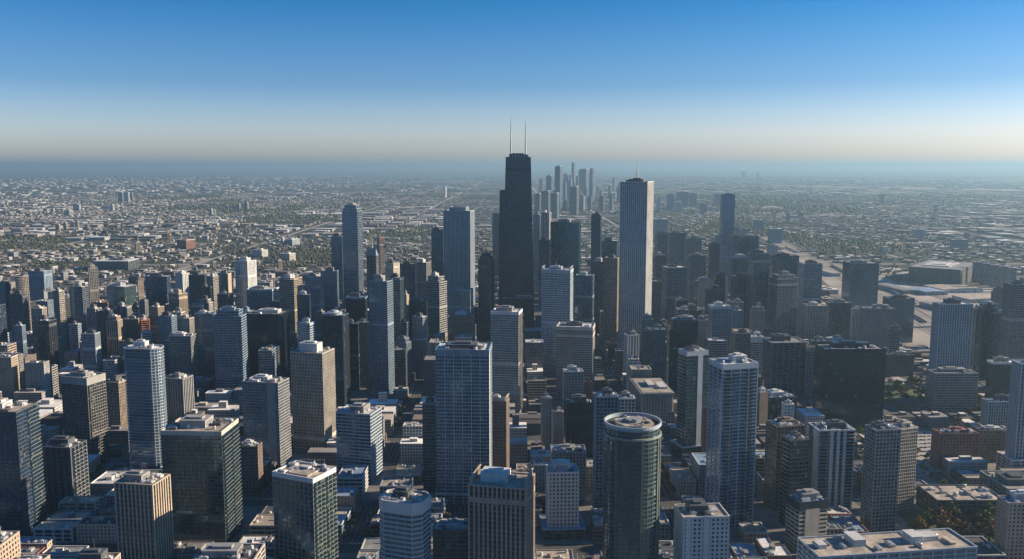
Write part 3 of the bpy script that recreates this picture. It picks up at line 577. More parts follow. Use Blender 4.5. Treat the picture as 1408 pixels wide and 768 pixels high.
('concreteb', B_, 759, 761, 775, 567, 620, 'punched', 'beige', 'dark', 'white', 'blank beige slab left of the black gridded block', dict(fins=[('R', .05, .95)], fmat='beige')),
('whitepunch', A, 751, 754, 796, 650, 738, 'punched', 'white', 'dark', 'blue', 'white block with seven columns of small windows below the black gridded block', dict(D=24, pod=(5, 9), podm='dgrey')),
('whitepunchb', B_, 729, 731, 753, 640, 700, 'vert', 'blue', 'navy', 'white', 'lower blue ribbed wing beside the white small windowed block', dict(D=24)),
('behindpunch', B_, 757, 759, 806, 622, 690, 'punched', 'grey', 'dark', 'blue', 'grey block with pale blue flat roof behind the white small windowed block', dict(D=34, ph=.5)),
# ---- right of centre
('pierdark', O, 876, 880, 909, 387, 485, 'vert', 'dgrey', 'navy', 'red', 'dark tower with vertical piers in front of the tall white ribbed tower', {}),
('bandgrey', O, 910, 917, 945, 369, 450, 'horiz', 'grey', 'grey', 'white', 'grey horizontally banded block with pale roof', {}),
('blackcrown', O, 918, 926, 960, 441, 545, 'smooth', 'black', 'black', 'dark', 'black tower with jagged roof clutter', dict(near=True)),
('narrowblue', A, 858, 863, 879, 461, 530, 'stripe', 'pale', 'navy', 'white', 'narrow blue and white striped tower in front of the dark pier tower', {}),
('bluetwina', O, 884, 886, 897, 456, 545, 'vert', 'dgrey', 'navy', 'blue', 'narrow dark tower with blue roof next to the blue and white striped tower', {}),
('bluetwinb', O, 893, 895, 914, 453, 538, 'vert', 'blue', 'navy', 'white', 'dark ribbed tower with a white roof strip left of the black cluttered tower', {}),
('blankgrey', O, 955, 958, 983, 386, 440, 'smooth', 'grey', 'grey', 'grey', 'plain light grey block with dark wing', dict(fins=[('R', .03, .97)], fmat='grey')),
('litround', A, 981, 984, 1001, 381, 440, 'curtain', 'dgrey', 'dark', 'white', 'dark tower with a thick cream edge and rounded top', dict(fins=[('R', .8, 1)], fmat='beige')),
('gridpoint', A, 974, 980, 1005, 420, 508, 'grid', 'blue', 'grey', 'white', 'grey gridded tower with small white pitched roof', dict(cap=5, capm='pale')),
('brownmid', B_, 956, 959, 974, 440, 520, 'punched', 'pink', 'dark', 'red', 'reddish brown block left of the grey gridded tower', {}),
('bluetall', O, 991, 994, 1011, 268, 385, 'smooth', 'blue', 'blue', 'blue', 'tall lone blue glass tower among the far low roofs', {}),
('darkwall', O, 1005, 1009, 1030, 381, 460, 'mullion', 'dgrey', 'grey', 'grey', 'dark grey tower below the curved top glass tower', {}),
('curvetop', O, 1006, 1009, 1030, 356, 440, 'mullion', 'grey', 'teal', 'white', 'teal tower with curved bright white roof edge', dict(top='vault', ph=0)),
('darkback', O, 1016, 1020, 1043, 326, 410, 'smooth', 'dgrey', 'teal', 'grey', 'dark teal block behind the curved top tower', {}),
('greyback', O, 1003, 1006, 1017, 325, 405, 'stripe', 'grey', 'dark', 'white', 'slim grey tower with white edge beside the dark teal block', {}),
('longgrey', A, 1028, 1036, 1058, 350, 465, 'mullion', 'grey', 'navy', 'grey', 'long grey tower with dark centre strip right of the curved top tower', {}),
('pinkish', A, 1055, 1057, 1062, 368, 450, 'punched', 'pink', 'dark', 'red', 'thin rose coloured slab behind the stepped balcony tower', {}),
('stepbalc', A, 1058, 1070, 1097, 380, 470, 'balc', 'grey', 'teal', 'grey', 'stepped teal balcony tower in front of the rose slab', dict(steps=[(.8, 5)])),
('darkright', O, 1056, 1062, 1099, 353, 430, 'smooth', 'black', 'teal', 'dark', 'dark flat topped block behind the stepped teal balcony tower', {}),
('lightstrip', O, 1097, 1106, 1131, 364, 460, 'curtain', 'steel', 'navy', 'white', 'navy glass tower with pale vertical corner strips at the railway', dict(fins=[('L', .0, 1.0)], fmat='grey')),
('railglass', O, 1159, 1170, 1209, 363, 432, 'smooth', 'blue', 'navy', 'grey', 'wide dark blue glass tower standing alone beside the railway land', {}),
('ribconc', O, 1105, 1111, 1137, 420, 470, 'vert', 'beige', 'dark', 'tan', 'pale ribbed concrete block below the corner strip tower', {}),
('darkgrey2', B_, 1137, 1140, 1172, 416, 462, 'smooth', 'grey', 'grey', 'grey', 'dull grey block between the pale ribbed and grey concrete blocks', {}),
('slimgrey2', B_, 1171, 1173, 1184, 424, 470, 'vert', 'white', 'dark', 'white', 'narrow pale block just left of the grey concrete block', {}),
('greyconc', O, 1184, 1190, 1231, 424, 478, 'fine', 'grey', 'grey', 'white', 'grey concrete block with cluttered white roof near the railway', dict(near=True)),
('darkrail', O, 1214, 1222, 1258, 410, 470, 'smooth', 'dgrey', 'navy', 'grey', 'dark block behind the grey concrete one at the railway edge', {}),
('balcgrey', A, 1049, 1062, 1109, 471, 552, 'balc', 'grey', 'dark', 'grey', 'wide grey balcony tower with white roof box above', dict(ph=1.4)),
('ribopen', B_, 1108, 1110, 1133, 482, 552, 'vert', 'grey', 'dark', 'grey', 'grey building with ribbed open top storey left of the huge black box', dict(cap=0, top='columns', capm='grey')),
('hugeblack', O, 1130, 1134, 1219, 480, 592, 'smooth', 'black', 'black', 'grey', 'huge black glass box with white rimmed roof', dict(D=48, fins=())),
('bluetop', B_, 1043, 1056, 1096, 547, 606, 'smooth', 'dgrey', 'dark', 'blue', 'dark block with sloping blue roof in front of the wide grey balcony tower', {}),
('bluetopb', A, 1075, 1078, 1092, 556, 625, 'punched', 'white', 'dark', 'blue', 'short pale slab standing in front of the dark blue roofed block', {}),
('greyblank', B_, 1038, 1044, 1056, 541, 612, 'punched', 'brown', 'dark', 'blue', 'plain brown slab tucked behind the blue balcony tower', dict(fins=[('R', .05, .95)], fmat='brown')),
('whitebandr', O, 1029, 1034, 1050, 462, 520, 'horiz', 'pale', 'dark', 'white', 'block with deep white top band left of the grey balcony tower', dict(cap=9, capm='white')),
('greyroofr', B_, 1007, 1011, 1031, 458, 522, 'vert', 'grey', 'dark', 'grey', 'grey ribbed block right of the gridded pitched roof tower', {}),
('blankright', B_, 1050, 1052, 1062, 452, 500, 'smooth', 'dgrey', 'navy', 'dark', 'plain dark block behind the wide grey balcony tower', {}),
('redslim', A, 966, 968, 984, 561, 650, 'punched', 'brick', 'dark', 'red', 'dark red tower squeezed between the white fin and blue balcony towers', {}),
('brownlow', B_, 1219, 1222, 1257, 488, 516, 'punched', 'brown', 'dark', 'dark', 'low brown brick block right of the huge black box', {}),
('lightvert', A, 1286, 1293, 1337, 418, 556, 'pin', 'pale', 'blue', 'white', 'tall pale blue ribbed tower near the right edge with wide base', dict(pod=None)),
('lightbase', B_, 1284, 1286, 1345, 513, 560, 'horiz', 'grey', 'grey', 'grey', 'wide banded low slab at the foot of the pale blue ribbed tower', dict(D=14, yoff=6)),
('tanstrip', A, 1336, 1338, 1350, 424, 520, 'stripe', 'beige', 'dark', 'white', 'slim beige striped tower right of the pale blue ribbed tower', {}),
('darkteal', O, 1348, 1350, 1371, 424, 525, 'smooth', 'black', 'teal', 'dark', 'dark teal tower beside the slim beige striped tower', {}),
('darkteall', O, 1366, 1368, 1386, 431, 528, 'horiz', 'dgrey', 'teal', 'grey', 'lower teal banded tower with bright right edge', {}),
('edgegrey', A, 1385, 1392, 1440, 391, 545, 'fine', 'grey', 'dark', 'grey', 'tall grey tower with rough balconies cut by the right edge', {}),
('ringroof', O, 1363, 1366, 1402, 497, 560, 'smooth', 'black', 'black', 'white', 'dark block with bright white rimmed roof opening near the right edge', dict(cap=3, capm='white')),
('whiterib', B_, 1356, 1360, 1397, 552, 590, 'vert', 'pale', 'dark', 'blue', 'low white ribbed block with blue roof machinery below the dark white rimmed block', {}),
('warehouse', B_, 1250, 1321, 1345, 372, 392, 'punched', 'dgrey', 'dark', 'grey', 'enormous long dark warehouse beyond the railway yard', dict(phi=52, ph=.5)),
# ---- upper right middle, hazy
('mida', O, 917, 921, 943, 321, 372, 'smooth', 'grey', 'navy', 'grey', 'hazy blue slab beyond the grey banded block', {}),
('midb', O, 942, 945, 964, 329, 385, 'vert', 'grey', 'grey', 'grey', 'hazy grey tower with flat pale roof beyond the plain light grey block', {}),
('midc', A, 945, 949, 971, 352, 425, 'stripe', 'grey', 'dark', 'pink' if False else 'tan', 'hazy tower with cream side strip above the plain light grey block', {}),
('midd', O, 974, 976, 990, 336, 400, 'smooth', 'dgrey', 'navy', 'grey', 'dark slab left of the tall lone blue glass tower', {}),
('mide', O, 900, 904, 918, 322, 372, 'smooth', 'grey', 'teal', 'grey', 'low hazy teal block right of the tall white ribbed tower', {}),
('midf', A, 899, 902, 915, 352, 430, 'vthin', 'pink', 'dark', 'red', 'rose coloured tower directly right of the tall white ribbed tower', {}),
# ---- left back
('roundglass', O, 470, 491, 498, 283, 430, 'curtain', 'steel', 'navy', 'grey', 'tall blue glass tower with rounded shoulders and lit right side', dict(steps=[(.92, 6), (.8, 7)], ph=.5)),
('darkshade', O, 455, 470, 472, 326, 415, 'smooth', 'blue', 'navy', 'grey', 'plain dark blue block left of the tall rounded glass tower', {}),
('slant', A, 504, 517, 520, 352, 445, 'balc', 'grey', 'dark', 'grey', 'tower with a steep slanted roof and thin white spire', dict(top='wedge', ph=0, mast=40)),
('litspire', A, 518, 522, 528, 328, 432, 'fine', 'tan', 'dark', 'tan', 'narrow golden lit tower beside the slanted roof tower', dict(ratio=1)),
('twincream', O, 530, 541, 549, 363, 425, 'stripe', 'beige', 'navy', 'white', 'short tower with two cream strips behind the golden edge balcony tower', {}),
('darkmidl', O, 550, 570, 572, 364, 440, 'smooth', 'dgrey', 'navy', 'grey', 'dark flat block right of the short tower with two cream strips', {}),
('darkmidm', O, 571, 586, 592, 362, 432, 'vert', 'grey', 'navy', 'red', 'ribbed grey tower with orange lit corner left of the dark blue tower', {}),
]
for r in T:
    if r[0] == 'hancock' or r[0] == 'roundtower': continue
    key, name, xl, xc, xr, yt, yb, sty, c_, g_, rf, label, op = r
    tower(key, name, xl, xc, xr, yt, yb, sty, c_, g_, rf, label, **op)

# ---- slim towers crowding the middle distance behind the ones above
def quad_sat(P, Q, pad):
    for A_ in (P, Q):
        for i in range(4):
            ax = (A_[(i + 1) % 4][1] - A_[i][1], -(A_[(i + 1) % 4][0] - A_[i][0])); k = math.hypot(*ax); ax = (ax[0] / k, ax[1] / k)
            p = [x * ax[0] + y * ax[1] for x, y in P]; q = [x * ax[0] + y * ax[1] for x, y in Q]
            if max(p) < min(q) - pad or max(q) < min(p) - pad: return False
    return True
def short_of(t): return t['root']['label']
rnd = random.Random(101); made = 0; tries = 0; SEEN_L = set(); BASE = list(TOWERS)
NEARN = {}
while made < 52 and tries < 3000:
    tries += 1
    side = rnd.random() < .66
    if side: xl = rnd.uniform(0, 575); yb = rnd.uniform(452, 530); wd = rnd.uniform(13, 26); xc = xl + wd * .72; xr = xl + wd; yt = yb - rnd.uniform(48, 92)
    else: xl = rnd.uniform(880, 1380); yb = rnd.uniform(440, 512); wd = rnd.uniform(15, 28); xc = xl + wd * .15; xr = xl + wd; yt = yb - rnd.uniform(40, 70)
    if yt < 392 or (side and 330 < xl < 345) or (1195 < xr and xl < 1300 and yb < 500): continue
    try: s = solve(xl, xc, xr, yt, yb)
    except ValueError: continue
    a, b = s['LR'] / 2, s['LL'] / 2; c_, s_ = math.cos(s['phi']), math.sin(s['phi'])
    fp = [(s['x'] + x * c_ - y * s_, s['y'] + x * s_ + y * c_) for x, y in ((-a, -b), (a, -b), (a, b), (-a, b))]
    if s['h'] < 45 or s['h'] > 125 or any(quad_sat(fp, t['fp'], 5) for t in TOWERS) or (TOWERS and any(math.dist(t['fp'][0], (0, 0)) < 0 for t in TOWERS)): continue
    if quad_sat(fp, [(-60, 1560), (45, 1560), (45, 1680), (-60, 1680)], 3): continue
    # keep the tops of the towers behind free: never rise above an existing top just behind
    if any(t['px'][0] < xr and t['px'][1] > xl and t['px'][3] < yb and t['px'][2] > yt - 7 for t in BASE): continue
    cl_ = rnd.choice(['grey', 'blue', 'dgrey', 'beige', 'tan', 'blue', 'dgrey', 'grey', 'pale']); cw = {'grey': 'grey', 'blue': 'blue grey', 'dgrey': 'dark', 'beige': 'beige', 'tan': 'tan', 'pale': 'pale'}[cl_]
    sy = rnd.choice(['fine', 'vthin', 'horiz', 'curtain', 'pin', 'grid', 'vert']); sw = {'fine': 'finely gridded', 'vthin': 'pinstriped', 'horiz': 'banded', 'curtain': 'glass', 'pin': 'ribbed', 'grid': 'gridded', 'vert': 'ribbed'}[sy]
    cands = sorted([t for t in BASE if t['key'] and len(t['root']['label'].split()) < 30], key=lambda t: math.hypot(t['s']['x'] - s['x'], t['s']['y'] - s['y']))[:7]
    lab = None
    for t in cands:
        dx, dy = s['x'] - t['s']['x'], s['y'] - t['s']['y']; rl = 'behind' if dy > abs(dx) * .8 else ('in front of' if -dy > abs(dx) * .8 else 'beside')
        w_ = t['root']['label'].split(); cut = [i for i, q in enumerate(w_) if q in ('with', 'in', 'behind', 'beside', 'at', 'next', 'cut', 'near', 'left', 'right', 'standing', 'half', 'between', 'just', 'squeezed', 'above', 'below', 'against', 'tucked', 'hugging', 'tight', 'among', 'to', 'by', 'directly') and i > 2]
        ph_ = ' '.join(w_[:cut[0]] if cut else w_[:8])
        lb = 'slim %s %s tower %s the %s' % (cw, sw, rl, ph_)
        if lb not in SEEN_L and len(lb.split()) <= 16 and len(ph_.split()) >= 3: lab = lb; break
    if not lab: continue
    SEEN_L.add(lab)
    tower('fill%d' % made, A if sy in ('fine', 'grid') else O, xl, xc, xr, yt, yb, sy, cl_, rnd.choice(['navy', 'dark', 'grey', 'blue']), rnd.choice(['grey', 'white', 'tan', 'dark']), lab, ph=rnd.choice([.7, 1, 1.2]), steps=([(.75, 6)] if rnd.random() < .25 else ()), cap=(4 if rnd.random() < .2 else 0))
    TOWERS[-1]['key'] = None; made += 1
print('slim towers', made, tries)
# ---------------------------------------------------------------- black tapered tower with twin masts
def tapered():
    _, Y = ground(712, 472); k = Y / FPX * 1.012
    H = EYE + ray(712, 217)[2] * Y / ray(712, 217)[1]
    cxp = ((737 + 685) / 2 - CX) * k
    root = empty('tapered_skyscraper', (cxp + 2, Y + 32, 0))
    bw, tw = 31.0, 22.5
    def tap(mb, dx=0.0, h0=H):
        for i, (x, y, z) in enumerate(mb.v):
            t = z / H; s = 1 - (1 - tw / bw) * t; mb.v[i] = (x * s + dx * t, y * s, z)
    g, c = MB(), MB(); P = [(-bw, -bw), (bw, -bw), (bw, bw), (-bw, bw)]
    facade(g, c, P, 0, H, (3.3, .3, .3, .5, .2, 4.0))
    for z in (H * .27, H * .93, H * .66): ring(c, offset(P, .42), P, z, z + 5)
    br = MB()
    for i in range(4):                                # crossed bracing on every face
        p, q = Vector(P[i]), Vector(P[(i + 1) % 4]); e = (q - p).normalized(); n = Vector((e.y, -e.x)) * .75
        z0 = 0; hh = H * .235
        for s in range(4):
            for (A1, A2) in ((p, q), (q, p)):
                a, b = A1 + n, A2 + n; d = Vector((0, 0, 1.1))
                v0 = Vector((*a, z0)); v1 = Vector((*b, z0 + hh)); quad = (v0 - d, v1 - d, v1 + d, v0 + d)
                if A1 is q: quad = quad[::-1]
                br.quad(*[tuple(v) for v in quad])
            z0 += hh
    for m in (g, c, br): tap(m)
    g.build('glazing', G['black'], root); c.build('facade_frame', C['black'], root); br.build('cross_bracing', C['dgrey'], root)
    m = MB(); m.box(-tw - .6, tw + .6, -tw - .6, tw + .6, H, H + 1.2); m.build('roof_deck', C['dgrey'], root)
    m = MB(); m.box(-17, 17, -17, 17, H + 1.2, H + 6); m.box(-12, 10, -10, 12, H + 6, H + 8); m.build('penthouse', C['dgrey'], root)
    # lower shoulder volume on the east side
    sh_h = EYE + ray(694, 263)[2] * Y / ray(694, 263)[1]
    g, c = MB(), MB(); P2 = [(-bw - 6.5, -bw + 4), (-bw + 6, -bw + 4), (-bw + 6, bw - 6), (-bw - 6.5, bw - 6)]
    facade(g, c, P2, 0, sh_h, (3.3, .3, .3, .5, .2, 4.0)); c.prism(P2, sh_h, sh_h + 1)
    for mb in (g, c):
        mb.v = [(x + 5.0 * z / H, y, z) for x, y, z in mb.v]
    g.build('shoulder_glazing', G['black'], root); c.build('shoulder_frame', C['black'], root)
    m = MB()                                           # row of lights imitated by white painted bars above a pale strip
    zb = EYE + ray(712, 407)[2] * Y / ray(712, 407)[1]; sc = 1 - (1 - tw / bw) * zb / H
    for i in range(9): x = -2 + i * 3.0; m.box(x, x + 1.5, -bw * sc - 1.1, -bw * sc - .2, zb, zb + 2.6, bottom=True)
    m.box(-28, 27, -bw * sc - .9, -bw * sc - .3, zb - 3, zb - 2.4, bottom=True)
    m.build('painted_lights', C['white'], root)
    for x in (-13.5, 13.5):
        ms = empty('antenna_mast', (x, 0, H + 1.2)); ms.parent = root
        m = MB(); m.tube((0, 0, 0), (0, 0, 20), 1.5, 1.3, 10); m.build('mast_base', C['white'], ms)
        m = MB(); m.tube((0, 0, 20), (0, 0, 48), 1.15, .95, 8); m.tube((0, 0, 24), (0, 0, 24.5), 1.8, 1.8, 10); m.tube((0, 0, 36), (0, 0, 36.5), 1.6, 1.6, 10); m.build('mast_shaft', C['white'], ms)
        m = MB(); m.tube((0, 0, 48), (0, 0, 72 if x < 0 else 66), .75, .25, 6); m.build('mast_tip', C['grey'], ms)
    m = MB()
    for i in range(7): x = -17 + i * 5.6; m.box(x, x + 1.8, -18.2, -17.2, H + 1.2, H + 4.5)
    m.build('roof_dish', C['white'], root)
    tag(root, 'black tapered skyscraper with cross bracing and two tall white masts on top', 'skyscraper')
    x0, y0 = root.location[:2]; TOWERS.append(dict(key='hancock', root=root, fp=[(x0 - 39, y0 - 33), (x0 + 33, y0 - 33), (x0 + 33, y0 + 33), (x0 - 39, y0 + 33)], h=H, s=dict(x=x0, y=y0), px=(685, 737, 217, 470), pod=0))
tapered()

# ---------------------------------------------------------------- round green tower
def roundtower():
    Yc = 648.0; u, dy, dz = ray(870, 577); t = Yc / dy; H = EYE + dz * t; X = u * t
    r = 38.6 / FPX * (Yc * cp + (EYE - H) * sp_)
    root = empty('round_tower', (X, Yc, 0)); n = 56
    P = [(r * math.cos(2 * math.pi * i / n), r * math.sin(2 * math.pi * i / n)) for i in range(n)]
    g, c = MB(), MB(); facade(g, c, P, 0, H - 9, (3, .3, .35, .55, .30, 3.4))
    g.build('glazing', G['green'], root); c.build('facade_frame', C['dgreen'], root)
    g, c = MB(), MB(); Q = offset(P, -.8); facade(g, c, Q, H - 8.98, H - 2.5, (3, .3, .2, .4, .2, 3.2)); g.build('upper_glazing', G['green'], root); c.build('upper_frame', C['dgreen'], root)
    m = MB(); ring(m, offset(P, .7), offset(P, -.7), H - 9.6, H - 8.4); m.build('lower_ring', C['green'], root)
    m = MB(); ring(m, offset(P, .45), offset(P, -.6), H - 2.0, H + .3, zi=H - 3.2); m.build('crown_ring', C['pale'], root)
    m = MB(); m.poly([(x, y, H - 3.2) for x, y in offset(P, -1.0)]); m.build('roof_deck', RF['dark'], root)
    m = MB(); pts = [(r * .72 * math.cos(2 * math.pi * i / 8 + .3) * (1.06 if i % 2 else .92) + 1, r * .68 * math.sin(2 * math.pi * i / 8 + .3)) for i in range(8)]
    m.prism(pts, H - 3.2, H - .6); m.build('plant_platform', RF['tan'], root)
    m = MB(); pts = [(x * .45, y * .45 + 1) for x, y in pts]; m.prism(pts, H - .6, H + 1.4); m.build('plant_room', C['grey'], root)
    rnd = random.Random(4)
    for i in range(12):
        a = rnd.uniform(0, 6.28); q = rnd.uniform(.40, .62) * r; m = MB(); s = rnd.uniform(.6, 1.5)
        m.box(-s, s, -s * .7, s * .7, 0, rnd.uniform(.8, 1.8)); m.tube((0, 0, 1), (0, 0, 2.0), s * .4, s * .4, 8); m.build('cooling_unit', UNIT if i % 3 else DUNIT, root, (q * math.cos(a), q * math.sin(a), H - .6))
    for i in range(3):
        m = MB(); a = 1 + i * 2.1; m.tube((0, 0, 0), (math.cos(a) * 5, math.sin(a) * 5, 0), .25, .25, 6); m.build('roof_pipe', C['white'], root, (rnd.uniform(-5, 5), rnd.uniform(-5, 5), H + 1.7))
    m = MB()
    for a in (-2.25, -1.35, -.62, -.45, .2, 1.4, 2.6):
        m.box(-.8, .8, -.3, .3, 0, H - 9.7) if False else None
        x, y = math.cos(a), math.sin(a); w_ = 1.0; tx, ty = -y, x
        A1 = (x * r - tx * w_, y * r - ty * w_); B1 = (x * r + tx * w_, y * r + ty * w_); o = r * 1.0 + .75
        A2 = (x * o - tx * w_, y * o - ty * w_); B2 = (x * o + tx * w_, y * o + ty * w_)
        m.quad((*A2, 0), (*B2, 0), (*B2, H - 9.7), (*A2, H - 9.7)); m.quad((*A1, 0), (*A2, 0), (*A2, H - 9.7), (*A1, H - 9.7)); m.quad((*B2, 0), (*B1, 0), (*B1, H - 9.7), (*B2, H - 9.7))
    m.build('facade_rib', C['dgreen'], root)
    tag(root, 'round dark green glass tower with a white ringed roof full of machinery', 'round tower')
    TOWERS.append(dict(key='roundtower', root=root, fp=[(X - r, Yc - r), (X + r, Yc - r), (X + r, Yc + r), (X - r, Yc + r)], h=H, s=dict(x=X, y=Yc), px=(831, 909, 577, 860), pod=0))
roundtower()

# ---------------------------------------------------------------- classical colonnade block and crane
def colonnade():
    s = solve(866, 882, 927, 540, 586, .8, 3); root = empty('colonnade_building', (s['x'], s['y'], 0), s['phi']); a, b, h = s['LR'] / 2, s['LL'] / 2, s['h']
    m = MB(); m.box(-a, a, -b, b, 0, h * .45); m.box(-a + 2, a - 2, -b + 2.5, b - 2, h * .45, h * .9); m.box(-a - .4, a + .4, -b - .4, b + .4, h * .9, h); m.build('wall', C['grey'], root)
    for i in range(11): q = MB(); q.tube((0, 0, 0), (0, 0, h * .45), .75, .65, 10); q.build('column', C['beige'], root, (-a + 1.6 + i * (2 * a - 3.2) / 10, -b + 1, h * .45))
    g, c = MB(), MB(); facade(g, c, [(-a, -b - .05), (a, -b - .05), (a, b), (-a, b)], 1, h * .42, STY['punched']); c.build('window_surround', C['grey'], root); g.build('glazing', G['dark'], root)
    m = MB(); m.box(-a + 2, a - 2, -b + 2, b - 2, h + .0, h + .5); m.build('roof_deck', RF['tan'], root)
    m = MB(); m.box(-a * .3, a * .1, -b * .3, b * .4, h + .5, h + 4); m.box(a * .3, a * .8, -b * .5, b * .2, h + .5, h + 3); m.build('penthouse', C['white'], root)
    tag(root, 'old grey building with a row of columns across its top storeys', 'civic building')
    u_ = s['phi']; TOWERS.append(dict(key='colon', root=root, fp=[(s['x'] + x, s['y'] + y) for x, y in ((-a - 2, -b - 2), (a + 2, -b - 2), (a + 2, b + 2), (-a - 2, b + 2))], h=h, s=s, px=(866, 927, 540, 586), pod=0))
colonnade()
def crane(px, py_base, py_top, jib, ang, label):
    _, Y = ground(px, py_base); u, dy, dz = ray(px, py_top); t = Y / dy; H = EYE + dz * t
    root = empty('tower_crane', (u * t, Y, 0), ang)
    m = MB(); s = 1.1
    for x, y in ((-s, -s), (s, -s), (s, s), (-s, s)): m.tube((x, y, 0), (x, y, H), .22, .22, 4)
    for k in range(int(H / 4)):
        z = k * 4; m.tube((-s, -s, z), (s, -s, z + 4), .12, .12, 4, cap=False); m.tube((s, -s, z), (s, s, z + 4), .12, .12, 4, cap=False); m.tube((s, s, z), (-s, s, z + 4), .12, .12, 4, cap=False); m.tube((-s, s, z), (-s, -s, z + 4), .12, .12, 4, cap=False)
    m.build('lattice_mast', C['white'], root)
    m = MB()
    for y, dz_ in ((-.7, 0), (.7, 0), (0, 1.3)): m.tube((-12, y, dz_), (jib, y, dz_ + jib * .85), .25, .2, 4)
    m.build('jib', C['white'], root, (0, 0, H)); m = MB(); m.box(-14, -10, -1.5, 1.5, -3, 0, bottom=True); m.build('counterweight', C['dgrey'], root, (0, 0, H)); m = MB(); m.box(-1.3, 1.3, -2.6, -1.1, -2.4, 0, bottom=True); m.build('operator_cab', C['white'], root, (0, 0, H))
    tag(root, label, 'crane')
crane(522, 455, 338, 34, math.pi * .85, 'white luffing crane leaning over the slanted roof tower')

# ---------------------------------------------------------------- far buildings: one mesh each
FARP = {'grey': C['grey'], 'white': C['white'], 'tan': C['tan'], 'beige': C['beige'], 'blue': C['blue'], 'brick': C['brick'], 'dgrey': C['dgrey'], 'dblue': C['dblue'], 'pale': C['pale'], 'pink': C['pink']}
def far_block(xl, xc, xr, yt, yb, col, gl='grey', rf='white', label='', name='distant_tower', cat='distant tower', group=None, ratio=.8, phi=None, fh=5.0, D=None, mast=0):
    s = solve(xl, xc, xr, yt, yb, ratio, phi, D); a, b, h = s['LR'] / 2, s['LL'] / 2, s['h']
    P = [(-a, -b), (a, -b), (a, b), (-a, b)]; g, c = MB(), MB(); big = max(a, b) * 2 / 7
    facade(g, c, P, 0, h, (max(4.5, big), max(1.4, big * .35), .5, 2.0, .4, fh))
    m = MB(); m.v, m.f, m.uv, m.mi, m.hasuv = g.v, g.f, g.uv, g.mi, True
    o = len(m.v); m.v = m.v + c.v; m.f = m.f + [tuple(i + o for i in f) for f in c.f]; m.uv = m.uv + [(0, 0)] * len(c.v); m.mi = m.mi + [1] * len(c.f)
    m.box(-a - .5, a + .5, -b - .5, b + .5, h, h + 1.5, mi=2, bottom=True); m.box(-a * .4, a * .3, -b * .5, b * .3, h + 1.5, h + 6, mi=1)
    if mast: m.tube((0, 0, h + 6), (0, 0, h + mast), 2.2, .6, 6, mi=1)
    ob = m.build(name, [G[gl], FARP[col], RF[rf]], None); ob.location = (s['x'], s['y'], 0); ob.rotation_euler = (0, 0, s['phi'])
    tag(ob, label, cat, group)
    cph, sph = math.cos(s['phi']), math.sin(s['phi'])
    TOWERS.append(dict(key=None, root=ob, fp=[(s['x'] + x * cph - y * sph, s['y'] + x * sph + y * cph) for x, y in P], h=h, s=s, px=(xl, xr, yt, yb), pod=0))
    return ob
